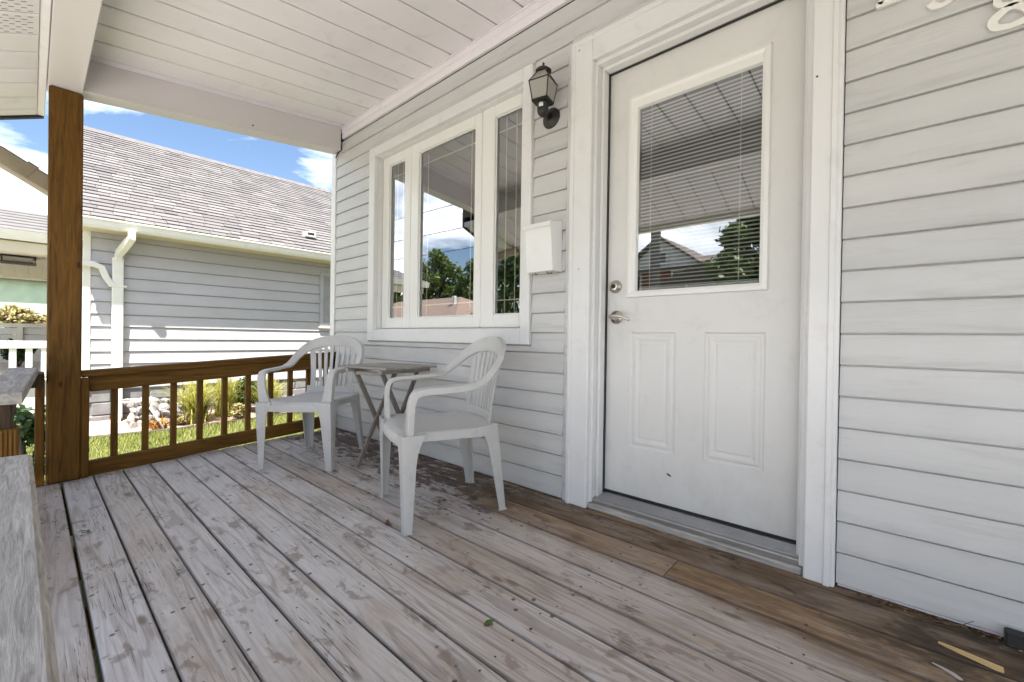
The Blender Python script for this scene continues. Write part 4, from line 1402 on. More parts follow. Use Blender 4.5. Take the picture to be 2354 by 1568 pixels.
d2.prism([(.000, .0), (.072, .0), (.074, .026), (.066, .020), (.050, .017), (.0, .017)], -.010, 0, 'Y')
place_digit(d2, (-.100, -.0165, 1.905), 'white raised numeral 2, first of the cropped house number')
d5 = digit([(.006, .022), (.016, .009), (.036, .005), (.060, .022), (.064, .046), (.048, .064), (.026, .066), (.014, .058)], [.020, .018, .012, .020, .022, .014, .010, .008])
d5.prism([(.012, .056), (.020, .056), (.024, .110), (.016, .110)], -.010, 0, 'Y'); d5.prism([(.016, .094), (.062, .100), (.066, .114), (.016, .110)], -.0098, 0, 'Y')
place_digit(d5, (.016, -.0165, 1.840), 'white raised numeral 5 in the middle of the cropped house number')
d8 = digit([(.036, .006), (.066, .014), (.070, .036), (.038, .058), (.006, .036), (.010, .014)], [.014, .018, .020, .016, .020, .018], True)
d8b = digit([(.038, .064), (.060, .072), (.064, .090), (.040, .108), (.014, .092), (.016, .072)], [.012, .014, .016, .014, .016, .014], True)
d8.add(d8b.v, d8b.f)
place_digit(d8, (.143, -.0165, 1.716), 'white raised numeral 8, lowest and last of the cropped house number')

# ================================================================== SMALL LITTER ON THE DECK
def on_deck(x, y, h=0): return (x, y, deck_z(y) + h)
b = MB(); b.prism([(-.058, -.003), (-.02, -.008), (.05, -.011), (.062, -.006), (.058, .009), (.01, .006), (-.05, .001)], 0, .006, 'Z')
o = b.build('wood_splinter', M['splinter']); o.location = on_deck(.118, -.163, .001); o.rotation_euler = (0, 0, R(-16)); tag(o, 'fresh yellow wood splinter on the deck in the lower right corner', 'splinter')
b = MB(); b.prism([(-.03, -.002), (.0, -.005), (.026, -.010), (.030, -.002), (.012, .004), (-.01, .003)], 0, .003, 'Z')
o = b.build('bark_chip', M['concrete']); o.location = on_deck(.075, -.265, .001); o.rotation_euler = (0, 0, R(-28)); tag(o, 'small pale chip on the deck near the yellow splinter', 'chip')
b = MB(); b.cbox(-.022, .022, -.014, .014, 0, .042, .004)
o = b.build('cable_clip', M['gasket']); o.location = on_deck(.213, -.040, .001); tag(o, 'small black plastic block against the siding base at far right', 'block')
b = MB(); b.tube([(0, 0, .002), (.03, .012, .006), (.06, .010, .012), (.085, .020, .030)], [.0012, .001, .001, .0012], 5); b.tube([(.06, .010, .012), (.078, -.004, .010)], .0009, 5)
o = b.build('twig', M['bark']); o.location = on_deck(.05, -.050, .002); o.rotation_euler = (0, 0, R(0)); tag(o, 'thin bent twig leaning on the siding base at right', 'twig')
def leaf_mesh(mb, L, W, curl, Mx):
    n = 5; vs_ = []; fs_ = []
    for i in range(n + 1):
        t = i / n; w = W * math.sin(math.pi * (t * .9 + .05)) ; z = curl * (t - .5) ** 2 * 4
        vs_ += [(L * (t - .5), -w, z + curl * .4), (L * (t - .5), 0, z), (L * (t - .5), w, z + curl * .4)]
    for i in range(n):
        a = 3 * i; fs_ += [(a, a + 3, a + 4, a + 1), (a + 1, a + 4, a + 5, a + 2)]
    mb.add(vs_, fs_, Mx)
b = MB()
for a in (0, 70, -60): leaf_mesh(b, .026, .007, .003, Matrix.Rotation(R(a), 4, 'Z') @ Matrix.Translation((.010, 0, .002)))
o = b.build('fallen_leaf', M['leafgreen']); o.location = on_deck(-.906, -.885, .001); tag(o, 'tiny green leaf sprig on the bare middle of the deck', 'leaf')
b = MB()
for i in range(3): leaf_mesh(b, .03, .006, .004, Matrix.Translation((random.uniform(-.02, .02), random.uniform(-.012, .012), .002 + .002 * i)) @ Matrix.Rotation(random.random() * 6, 4, 'Z'))
o = b.build('fallen_leaf', M['leafgreen']); o.location = on_deck(-2.62, -1.615, .001); tag(o, 'shrivelled leaf in the wide gap between boards near the post', 'leaf')
b = MB(); leaf_mesh(b, .05, .010, .006, Matrix.Identity(4)); leaf_mesh(b, .034, .008, .004, Matrix.Translation((.02, .014, 0)) @ Matrix.Rotation(R(50), 4, 'Z'))
o = b.build('fallen_leaf', M['litter']); o.location = on_deck(-1.70, -.725, .002); o.rotation_euler = (0, 0, R(-40)); tag(o, 'dry brown leaf by the front foot of the right hand chair', 'leaf')
# dry litter swept against the wall on the right
b = MB()
for i in range(170):
    x = random.uniform(-.12, .45) if i > 30 else random.uniform(-2.9, -1.3)
    y = -.026 - abs(random.gauss(0, .012))
    leaf_mesh(b, random.uniform(.006, .02), random.uniform(.002, .005), .002, Matrix.Translation(on_deck(x, y, .003 + random.random() * .006)) @ Matrix.Rotation(random.random() * 6, 4, 'Z') @ Matrix.Rotation(random.uniform(-.6, .6), 4, 'X'))
o = b.build('leaf_litter', M['litter']); tag(o, 'dry crumbled leaf litter along the foot of the siding', 'litter', kind='stuff')

# ================================================================== NEIGHBOUR'S HOUSE
NX = -8.0
nb = empty('neighbour_house', (NX - 3, 1.0, GZ), 0, 'neighbouring grey sided bungalow with grey shingle roof and white gutter', 'house')
def npart(mb, name, mat, origin=(0, 0, 0), smooth=False, parent=None):
    return hpart(mb, name, mat, parent or nb, origin, smooth)
NY0, NY1 = -1.31, 7.0
b = MB(); b.box(NX - 6, NX - .012, NY0 + .02, NY1, .05, 2.45); nwall = npart(b, 'wall', M['nsiding'], (NX - 3, 2, 1))
nex = .168
for k in range(14):
    z = .105 + nex * k
    zt = z + nex + .004
    pr = [(NX + .014, z), (NX + .017, z + .003), (NX + .001, z + nex - .011), (NX - .014, z + nex - .011), (NX - .014, z)]
    b = MB(); b.add([(p[0], y, p[1]) for y in (NY0 + .04, NY1) for p in pr], [(4, 3, 2, 1, 0), (5, 6, 7, 8, 9)] + [(i, (i + 1) % 5, 5 + (i + 1) % 5, 5 + i) for i in range(5)])
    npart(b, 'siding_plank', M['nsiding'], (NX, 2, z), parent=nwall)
b = MB(); b.cbox(NX - .05, NX + .022, NY0 - .03, NY0 + .045, .08, 2.3, .004); npart(b, 'corner_trim', M['nwhite'], (NX, NY0, 1))
# front wall of the neighbour (facing the street)
for k in range(14):
    z = .105 + nex * k
    b = MB(); b.add([(x, p, q) for x in (NX - 6, NX - .05) for p, q in ((NY0 + .02, z), (NY0 - .002, z), (NY0 + .012, z + nex), (NY0 + .02, z + nex))], [(3, 2, 1, 0), (4, 5, 6, 7), (0, 1, 5, 4), (1, 2, 6, 5), (2, 3, 7, 6), (3, 0, 4, 7)])
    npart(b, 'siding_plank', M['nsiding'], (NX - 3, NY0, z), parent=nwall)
# foundation of split-face blocks
fd = MB(); fd.box(NX - 6, NX - .03, NY0 + .05, NY1, -1.0, .10); fnd = npart(fd, 'foundation', M['block'], (NX - 3, 2, 0))
blk = MB(); blk.cbox(-.022, .022, -.195, .195, -.082, .082, .012); blk_me = blk.mesh('block', M['block'])
for r_ in range(4):
    for k in range(14):
        y = NY0 + .26 + k * .40 + (r_ % 2) * .2 - .2
        o = instance(blk_me, 'block', fnd, Vector((NX - .026 + random.uniform(-.002, .004), y, .012 - r_ * .172)) - (Vector(fnd.location) + Vector(nb.location)))
# eave: soffit, fascia, gutter
EX = NX + .36
b = MB(); b.cbox(NX - .01, EX, NY0 - .20, NY1, 2.19, 2.205, .002); npart(b, 'soffit', M['cream'], (NX, 2, 2.2))
b = MB(); b.cbox(EX - .02, EX, NY0 - .21, NY1, 2.185, 2.315, .002); npart(b, 'fascia', M['nwhite'], (EX, 2, 2.2))
gut = MB(); gp = [(EX + .001, 2.300), (EX + .001, 2.185), (EX + .065, 2.185), (EX + .085, 2.215), (EX + .092, 2.265), (EX + .110, 2.285), (EX + .110, 2.302), (EX + .104, 2.302), (EX + .102, 2.288), (EX + .086, 2.268), (EX + .079, 2.217), (EX + .062, 2.191), (EX + .007, 2.191), (EX + .007, 2.300)]
gut.add([(p[0], y, p[1]) for y in (NY0 - .22, NY1) for p in gp], [tuple(range(14))[::-1], tuple(range(14, 28))] + [(i, (i + 1) % 14, 14 + (i + 1) % 14, 14 + i) for i in range(14)])
npart(gut, 'gutter', M['nwhite'], (EX, 2, 2.2))
# roof slope of overlapping shingle courses
RXr, RZr = -10.85, 4.47
RX0, RZ0 = EX + .05, 2.315
slope = Vector((RXr - RX0, 0, RZr - RZ0)); SL = slope.length; sd = slope.normalized(); sn = Vector((-sd.z, 0, sd.x)); 
if sn.z < 0: sn = -sn
b = MB(); RY0, RY1 = NY0 - .24, 7.2
b.add([(RX0, RY0, RZ0 - .02), (RX0, RY1, RZ0 - .02), (RXr, RY1, RZr - .02), (RXr, RY0, RZr - .02), (RXr - 3.2, RY0, RZ0 - .02), (RXr - 3.2, RY1, RZ0 - .02)], [(0, 1, 2, 3), (3, 2, 5, 4)])
nroof = npart(b, 'roof', M['roofbrown'], (-10, 2, 3))
sh = MB(); ex = .125; nc = int(SL / ex)
for c_ in range(nc + 1):
    p0 = Vector((RX0, 0, RZ0)) + sd * (c_ * ex - .01)
    y = RY0 - .01 - random.random() * .15
    while y < RY1:
        w = random.uniform(.14, .34)
        th = random.uniform(.005, .012)
        jj = random.uniform(-.006, .006)
        a = p0 + sd * jj + sn * (th + .012); e_ = p0 + sd * (ex * 1.25) + sn * .003
        y1 = min(y + w - .004, RY1)
        y0 = max(y, RY0 - .01)
        if y1 > y0:
            lo = p0 + sd * jj - sn * .004
            sh.add([(a.x, y0, a.z), (a.x, y1, a.z), (e_.x, y1, e_.z), (e_.x, y0, e_.z), (lo.x, y0, lo.z), (lo.x, y1, lo.z)], [(0, 1, 2, 3), (4, 5, 1, 0)])
        y += w
me = bpy.data.meshes.new('shingles'); me.from_pydata(sh.v, [], sh.f); me.materials.append(M['shingle'])
o = bpy.data.objects.new('shingles', me); col.objects.link(o); o.parent = nroof; o.location = -(Vector(nroof.location) + Vector(nb.location)); o['kind'] = 'stuff'
cap = MB()
y = RY0
rcap = [] 
capm = MB(); capm.add([(-.13, 0, -.088), (0, 0, .012), (.13, 0, -.088), (-.13, .20, -.096), (0, .20, .004), (.13, .20, -.096), (-.13, .0, -.094), (0, 0, .004), (.13, 0, -.094)], [(0, 1, 4, 3), (1, 2, 5, 4), (6, 7, 1, 0), (7, 8, 2, 1)])
cap_me = capm.mesh('ridge_shingle', m_plain('grey_ridge_shingle', (.115, .108, .11), .9, .15, 8))
while y < RY1:
    instance(cap_me, 'ridge_shingle', nroof, Vector((RXr, y, RZr + .02 + random.uniform(0, .006))) - (Vector(nroof.location) + Vector(nb.location)), (0, 0, random.uniform(-.02, .02)))
    y += .15
# roof vent
vp = Vector((RX0, 0, RZ0)) + sd * .56 + sn * .02
b = MB(); b.cbox(vp.x - .09, vp.x + .09, 1.48, 1.66, vp.z - .02, vp.z + .075, .01); vent = npart(b, 'roof_vent', M['nwhite'], (vp.x, 1.57, vp.z), parent=nroof)
b = MB(); b.box(vp.x + .0905, vp.x + .093, 1.51, 1.63, vp.z + .015, vp.z + .06); npart(b, 'vent_slot', M['dark'], (vp.x, 1.57, vp.z), parent=nroof)
# window at the right end
b = MB(); b.cbox(NX + .004, NX + .034, 1.75, 2.75, 1.04, 2.02, .004); nwin = npart(b, 'window', M['nsiding'], (NX, 2.2, 1.5))
b = MB(); b.cbox(NX + .0345, NX + .04, 1.81, 2.69, 1.10, 1.96, .001); npart(b, 'screen', m_plain('grey_window_screen', (.30, .30, .31), .5), (NX, 2.2, 1.5), parent=nwin)
b = MB(); b.cbox(NX + .004, NX + .06, 1.73, 2.77, 1.0, 1.038, .004); npart(b, 'sill', M['nwhite'], (NX, 2.2, 1), parent=nwin)
# downspout from the eave and the porch branch into it
dsp = empty('downspout', (0, 0, 0)); dsp.parent = nb; dsp.location = Vector((NX + .06, -1.0, 1)) - Vector(nb.location)
def dpp(mb, name): return hpart(mb, name, M['nwhite'], dsp, (NX + .06, -1.0, 1))
yd = -1.005
b = MB(); rect_tube(b, [(EX + .06, yd + .10, 2.19), (EX + .055, yd + .10, 2.11), (EX - .02, yd + .07, 2.05), (NX + .10, yd + .01, 1.93), (NX + .068, yd, 1.85)], .105, .078, up=(0, 1, 0)); dpp(b, 'elbow')
b = MB(); rect_tube(b, [(NX + .066, yd, 1.87), (NX + .066, yd, .3), (NX + .066, yd, -.30)], .115, .078, up=(1, 0, 0)); dpp(b, 'pipe')
b = MB(); rect_tube(b, [(NX + .068, yd, -.26), (NX + .075, yd - .005, -.34), (NX + .12, yd - .01, -.39)], .13, .09, up=(0, 1, 0)); dpp(b, 'shoe')
b = MB(); b.cbox(NX + .02, NX + .112, yd - .09, yd + .09, 1.475, 1.50, .003); dpp(b, 'strap')
b = MB(); rect_tube(b, [(NX + .08, -1.50, 1.77), (NX + .08, -1.24, 1.755), (NX + .08, -1.165, 1.72), (NX + .08, -1.125, 1.60), (NX + .08, -1.08, 1.525), (NX + .075, -1.03, 1.50)], .07, .078, up=(1, 0, 0)); dpp(b, 'porch_branch')

# neighbour's front porch
NQ = NX - .36
NP = empty('porch', (0, 0, 0)); NP.parent = nb; NP.location = Vector((NX - 2, -2.2, .3)) - Vector(nb.location)
def pp(mb, name, mat, origin=(0, 0, 0)): return hpart(mb, name, mat, NP, origin)
b = MB(); b.box(NQ - 5.5, NQ + .25, -3.9, NY0, -.42, .24); pp(b, 'porch_floor', M['concrete'], (NQ, -2, 0))
for k in range(15):
    y0 = NY0 - .02 - k * .165
    b = MB(); b.cbox(NQ - 5.3, NQ + .22, y0 - .163, y0, 1.965, 1.98, .003); pp(b, 'porch_ceiling_plank', M['cream'], (NQ, y0, 1.97))
b = MB(); b.cbox(NQ + .06, NQ + .26, -4.0, NY0 - .04, 1.83, 1.964, .004); pp(b, 'porch_beam', M['cream'], (NQ, -2, 1.9))
b = MB(); gq = [(NQ + .262, 2.085), (NQ + .262, 1.975), (NQ + .32, 1.975), (NQ + .345, 2.04), (NQ + .36, 2.085)]
b.add([(p[0], y, p[1]) for y in (-4.1, NY0 - .13) for p in gq], [(4, 3, 2, 1, 0), (5, 6, 7, 8, 9)] + [(i, (i + 1) % 5, 5 + (i + 1) % 5, 5 + i) for i in range(5)]); pp(b, 'porch_gutter', M['nwhite'], (NQ, -2, 2))
b = MB(); b.cbox(NQ + .262, NQ + .30, NY0 - .128, NY0 - .06, 1.99, 2.08, .01); pp(b, 'gutter_end', M['edging'], (NQ, -1.4, 2))
b = MB()
for c_ in range(7):
    x0 = NQ + .30 - c_ * .28; z0 = 2.09 + c_ * .085
    b.add([(x0, y, z0) for y in (-4.1, NY0 - .02)] + [(x0, y, z0 + .014) for y in (-4.1, NY0 - .02)] + [(x0 - .30, y, z0 + .091) for y in (-4.1, NY0 - .02)], [(0, 1, 3, 2), (2, 3, 5, 4)])
b.box(NQ - 5.5, NQ + .25, -4.05, NY0 - .02, 1.985, 2.08)
pp(b, 'porch_roof', m_plain('grey_porch_shingle', (.125, .12, .122), .9, .15, 8), (NQ, -2, 2.1))
b = MB(); b.cbox(NQ + .10, NQ + .22, -1.50, -1.36, .24, 1.83, .01); pp(b, 'porch_column', M['cream'], (NQ, -1.43, 1))
lt = MB(); lt.cbox(-9.93, -9.57, -2.10, -1.74, 1.945, 1.963, .004); lt.cbox(-9.93, -9.57, -2.10, -1.74, 1.86, 1.868, .003)
for sx_ in (-9.925, -9.585):
    for sy_ in (-2.09, -1.76): lt.cbox(sx_, sx_ + .012, sy_, sy_ + .012, 1.86, 1.95, .001)
pp(lt, 'ceiling_light', M['black'], (-9.75, -1.92, 1.9))
lt = MB(); lt.cbox(-9.90, -9.60, -2.07, -1.77, 1.869, 1.944, .006); pp(lt, 'light_glass', M['frost'], (-9.75, -1.92, 1.9))
# white railing of that porch
b = MB(); b.cbox(NQ + .26, NQ + .36, -4.0, -1.50, .655, .745, .006); pp(b, 'hand_rail', M['nwhite'], (NQ, -2, .7))
b = MB(); b.cbox(NQ + .28, NQ + .34, -4.0, -1.50, .30, .35, .004); pp(b, 'bottom_rail', M['nwhite'], (NQ, -2, .3))
for k in range(15):
    y = -1.673 - k * .132
    b = MB(); b.cbox(NQ + .278, NQ + .342, y - .030, y + .030, .35, .655, .004); pp(b, 'baluster', M['nwhite'], (NQ, y, .5))
b = MB(); b.cbox(-13.3, -13.2, -4.0, -1.35, .94, 1.02, .004); pp(b, 'hand_rail', M['nwhite'], (-13.2, -2, 1))
for k in range(5):
    b = MB(); b.cbox(-13.28, -13.24, -4.0, -1.35, .24 + .14 * k, .24 + .14 * k + .133, .004); pp(b, 'knee_board', M['farwhite'], (-13.2, -2, .5))
b = MB(); b.cbox(-13.23, -13.17, -1.98, -1.90, .24, .94, .004); pp(b, 'rail_post', M['nwhite'], (-13.2, -1.9, .5))
# ================================================================== FOLIAGE HELPERS
def leaf_cloud(centres, n, size, flat=.0, seed=1, up_bias=.3):
    """n small leaf faces spread near the surface of a set of lobes (x, y, z, r)"""
    r_ = np.random.default_rng(seed)
    cs = np.array(centres, float)
    pr = cs[:, 3] ** 2; pr /= pr.sum()
    idx = r_.choice(len(cs), n, p=pr)
    d = r_.normal(size=(n, 3)); d /= np.linalg.norm(d, axis=1)[:, None]
    rad = cs[idx, 3] * (1 - .55 * r_.random(n) ** 2.0) * (1 + .16 * r_.normal(size=n))
    c = cs[idx, :3] + d * rad[:, None] * np.array([1, 1, .85])
    a = r_.normal(size=(n, 3)); a /= np.linalg.norm(a, axis=1)[:, None]
    nn = d * .6 + r_.normal(size=(n, 3)) * .6 + np.array([0, 0, up_bias]); nn /= np.linalg.norm(nn, axis=1)[:, None]
    t1 = np.cross(nn, a); t1 /= np.linalg.norm(t1, axis=1)[:, None]
    t2 = np.cross(nn, t1)
    s1 = size * (.6 + .8 * r_.random(n))[:, None]; s2 = s1 * .55
    v = np.stack([c - t1 * s1, c + t2 * s2, c + t1 * s1, c - t2 * s2], 1).reshape(-1, 3)
    return v
def mesh_quads(name, v, mat):
    n = len(v) // 4
    me = bpy.data.meshes.new(name)
    me.vertices.add(len(v)); me.vertices.foreach_set('co', v.astype(np.float32).ravel())
    me.loops.add(n * 4); me.loops.foreach_set('vertex_index', np.arange(n * 4, dtype=np.int32))
    me.polygons.add(n); me.polygons.foreach_set('loop_start', np.arange(0, n * 4, 4, dtype=np.int32)); me.polygons.foreach_set('loop_total', np.full(n, 4, dtype=np.int32))
    me.materials.append(mat); me.update(calc_edges=True); me.validate()
    return me
def obj_of(me, name, parent=None, loc=(0, 0, 0)):
    o = bpy.data.objects.new(name, me); col.objects.link(o); o.location = loc
    if parent: o.parent = parent
    return o
def tree(loc, h, r, seed, label, mat='leaf', n=5200, leaf=.16, group='trees across the street', trunk_frac=.32):
    rr = random.Random(seed)
    root = empty('tree', loc, 0, label, 'tree', group)
    b = MB(); zt = h * .8
    pts = [(0, 0, -.1), (.02 * h * rr.uniform(-1, 1), .02 * h * rr.uniform(-1, 1), h * .3), (.03 * h * rr.uniform(-1, 1), .03 * h * rr.uniform(-1, 1), zt)]
    b.tube(pts, [h * .032, h * .022, h * .006], 9)
    cs = []
    nl = 15
    for k in range(nl):
        a = k * 2.4 + rr.random(); zf = trunk_frac + (1 - trunk_frac) * (k + .5) / nl
        prof = math.sin(math.pi * min(1, .18 + .80 * (zf - trunk_frac) / (1 - trunk_frac))) ** .75
        rad = r * prof * rr.uniform(.45, .78)
        cx_, cy_, cz_ = math.cos(a) * rad, math.sin(a) * rad, h * zf * rr.uniform(.93, 1.0)
        lr = r * rr.uniform(.26, .42) * (.6 + .5 * prof)
        cs.append((cx_, cy_, cz_, lr))
        b.tube([(0, 0, max(h * .2, cz_ - rad * .9)), (cx_ * .5, cy_ * .5, cz_ - rad * .35), (cx_, cy_, cz_)], [h * .012, h * .008, h * .003], 5)
    cs.append((0, 0, h * .93, r * .25))
    b.build('trunk', M['bark'], root, True)
    obj_of(mesh_quads('crown', leaf_cloud(cs, n, leaf, seed=seed), M[mat]), 'crown', root)
    return root
def shrub(loc, r, h, seed, label, mat, n, leaf, group=None, stems=True, cat='shrub', name='shrub'):
    rr = random.Random(seed)
    root = empty(name, loc, 0, label, cat, group)
    cs = []
    for k in range(9):
        a = rr.random() * 6.28; q = rr.random() ** .6 * r * .62
        cs.append((math.cos(a) * q, math.sin(a) * q, h * rr.uniform(.3, .8), min(r, h) * rr.uniform(.28, .42)))
    if stems:
        b = MB()
        for c_ in cs: b.tube([(c_[0] * .15, c_[1] * .15, 0), (c_[0] * .6, c_[1] * .6, c_[2] * .6), c_[:3]], [.012, .008, .004], 5)
        b.build('stem', M['bark'], root)
    obj_of(mesh_quads('foliage', leaf_cloud(cs, n, leaf, seed=seed), M[mat]), 'foliage', root)
    return root
def grass_clump(loc, n, L, seed, label, mat='ornblade', spread=.5, group=None, w=.008, name='ornamental_grass'):
    r_ = np.random.default_rng(seed)
    vs_ = []; fs_ = []
    for i in range(n):
        a = r_.random() * 6.283; lean = r_.random() ** .7 * spread; l = L * (.55 + .5 * r_.random())
        bx_, by_ = r_.normal(0, .05, 2)
        dirx, diry = math.cos(a), math.sin(a); px_, py_ = -diry, dirx
        k0 = len(vs_); ns = 5
        for s_ in range(ns + 1):
            t = s_ / ns
            out = lean * l * (t ** 1.8) * 1.1; z = l * (t - .42 * lean * 1.3 * t ** 3)
            ww = w * (1 - t) ** .6 * (.7 + .3 * (1 - t))
            vs_ += [(bx_ + dirx * out + px_ * ww, by_ + diry * out + py_ * ww, z), (bx_ + dirx * out - px_ * ww, by_ + diry * out - py_ * ww, z)]
        for s_ in range(ns):
            q = k0 + 2 * s_; fs_.append((q, q + 1, q + 3, q + 2))
    me = bpy.data.meshes.new(name); me.from_pydata(vs_, [], fs_); me.materials.append(M[mat])
    o = obj_of(me, name, None, loc)
    tag(o, label, 'grass clump', group)
    return o

# ================================================================== GARDEN BED AND LAWN
def edge_x(y):
    ys = [-2.6, -1.3, -.45, .8, 2.2, 4.5]; xs = [-7.28, -7.22, -7.10, -7.32, -7.50, -7.6]
    return float(np.interp(y, ys, xs))
bed = MB(); vs_ = []; fs_ = []; ys = np.linspace(-1.5, 4.5, 25); nxx = 8
for j, y in enumerate(ys):
    for i in range(nxx + 1):
        t = i / nxx; x = NX - .02 + (edge_x(y) - NX + .02) * t
        vs_.append((x, y, GZ + .012 + .09 * (1 - t) ** 1.2 + random.uniform(0, .02)))
for j in range(len(ys) - 1):
    for i in range(nxx):
        a = j * (nxx + 1) + i; fs_.append((a, a + 1, a + nxx + 2, a + nxx + 1))
bed.add(vs_, fs_); structure(bed.build('garden_bed', M['soil'], None, True))
b = MB(); pts = [(edge_x(y) + .012 * math.sin(y * 4), y, GZ + .03) for y in np.linspace(-1.5, 4.5, 40)]; b.tube(pts, .022, 7)
o = b.build('bed_edging', M['edging'], None, True); tag(o, 'black plastic edging curving along the garden bed by the lawn', 'edging')
rb_ = random.Random(3)
def rock_mesh(sd):
    rr = np.random.default_rng(sd)
    import bmesh
    bm = bmesh.new(); bmesh.ops.create_icosphere(bm, subdivisions=2, radius=1)
    nrm = rr.normal(size=(7, 3)); nrm /= np.linalg.norm(nrm, axis=1)[:, None]
    for v_ in bm.verts:
        p = np.array(v_.co); k = 1.0
        for q in nrm:
            dd = p @ q
            if dd > .62: k = min(k, .62 / dd * 1.02)
        v_.co = Vector(p * k * (1 + rr.normal(0, .03)))
    me = bpy.data.meshes.new('rock'); bm.to_mesh(me); bm.free(); me.materials.append(M['rock'])
    return me
rocks = [rock_mesh(k) for k in range(5)]
rl = ['top', 'upper', 'middle', 'lower']
RK = []
for i in range(26):
    row = i % 4
    y = -.86 + (i // 4) * .115 + rb_.uniform(-.03, .03)
    x = NX + .16 + row * .10 + rb_.uniform(-.02, .02); z = GZ + .06 + (3 - row) * .085
    RK.append((x, y, z, rb_.uniform(.06, .085), row))
for i in range(10):
    RK.append((NX + .25 + rb_.uniform(-.08, .1), .95 + i * .09, GZ + .16 + rb_.uniform(0, .14), rb_.uniform(.055, .08), 9))
for i, (x, y, z, s_, row) in enumerate(RK):
    o = instance(rocks[i % 5], 'rock', None, (x, y, z), (rb_.random() * 3, rb_.random() * 3, rb_.random() * 3), (s_ * 1.25, s_ * 1.4, s_ * .75))
    tag(o, 'pale rock in the pile against the dark foundation behind the railing' if row != 9 else 'pale rock in the far pile seen past the left chair', 'rock', 'garden rocks by the downspout' if row != 9 else 'garden rocks behind the chair')
# hose loop and a stake lamp
b = MB(); b.tube([(NX + .3 + .12 * math.cos(a), -.86 + .14 * math.sin(a), GZ + .36 + .012 * a / 6) for a in np.linspace(0, 11, 40)], .014, 7)
o = b.build('garden_hose', m_plain('grey_hose', (.40, .39, .37), .5), None, True); tag(o, 'grey garden hose coiled on the rocks by the white downspout', 'hose')
b = MB(); b.tube([(-7.18, -.60, GZ), (-7.22, -.66, GZ + .14), (-7.30, -.74, GZ + .32)], [.010, .012, .018], 8)
o = b.build('garden_stake', m_plain('grey_stake', (.33, .33, .34), .4), None, True); tag(o, 'grey leaning garden stake in front of the rock pile', 'stake')
grass_clump((-7.42, -.22, GZ + .05), 480, .80, 11, 'large yellow green ornamental grass clump seen through the middle of the railing', spread=.9, group='ornamental grasses by the neighbour wall')
grass_clump((-7.60, .18, GZ + .07), 300, .74, 12, 'upright green grass clump right behind the largest grass clump', spread=.45, group='ornamental grasses by the neighbour wall')
grass_clump((-7.48, .72, GZ + .05), 420, .74, 13, 'yellow green grass clump beside the left chair arm', spread=.75, group='ornamental grasses by the neighbour wall')
grass_clump((-7.42, 1.45, GZ + .04), 150, .34, 14, 'low yellow grass clump seen under the left chair seat', spread=.9, group='ornamental grasses by the neighbour wall')
grass_clump((-7.30, -.66, GZ + .04), 60, .19, 15, 'small orange leafed plant in front of the rock pile', 'orange', 1.0, None, .016, 'orange_plant')
for i_, (x_, y_, r_, h_, mt_, lb_) in enumerate(((-7.38, .28, .16, .22, 'tanleaf', 'low dry tan plant at the bed edge under the large grass clump'), (-7.45, 1.10, .18, .24, 'orange', 'low orange brown plant right of the bed, under the chair arm'),
        (-7.35, -.42, .12, .16, 'tanleaf', 'small dry plant between the orange plant and the large grass'), (-7.55, 1.85, .2, .35, 'leaf2', 'light green plant at the far end of the garden bed'))):
    shrub((x_, y_, GZ + .04), r_, h_, 60 + i_, lb_, mt_, 700, .022, 'low bed plants', False)
shrub((-7.75, .45, GZ + .08), .25, .55, 21, 'small dark green bush between the two taller grass clumps', 'shrub', 1400, .03)
shrub((-5.0, -1.80, GZ), .30, .80, 22, 'dark green leafy bush in the gap beside the brown post', 'shrub', 2600, .028)
# lawn blades between the houses and beside the deck
r_ = np.random.default_rng(5)
n = 42000
y = r_.uniform(-2.6, 3.2, n); ex_ = np.interp(y, [-2.6, -1.3, -.45, .8, 2.2, 4.5], [-7.28, -7.22, -7.10, -7.32, -7.50, -7.6])
x = ex_ + .02 + r_.random(n) ** 1.3 * (-4.2 - ex_)
c = np.stack([x, y, np.full(n, GZ - .003)], 1)
a = r_.uniform(0, 6.283, n); w = .0045 + .003 * r_.random(n); h = .035 + .035 * r_.random(n)
t1 = np.stack([np.cos(a), np.sin(a), np.zeros(n)], 1) * w[:, None]
ln = np.stack([r_.normal(0, .018, n), r_.normal(0, .018, n), h], 1)
v = np.stack([c - t1, c + t1, c + ln + t1 * .15, c + ln - t1 * .15], 1).reshape(-1, 3)
o = obj_of(mesh_quads('lawn_grass', v, M['blade']), 'lawn_grass'); tag(o, 'sunlit short lawn grass between the porch and the garden bed', 'grass', kind='stuff')

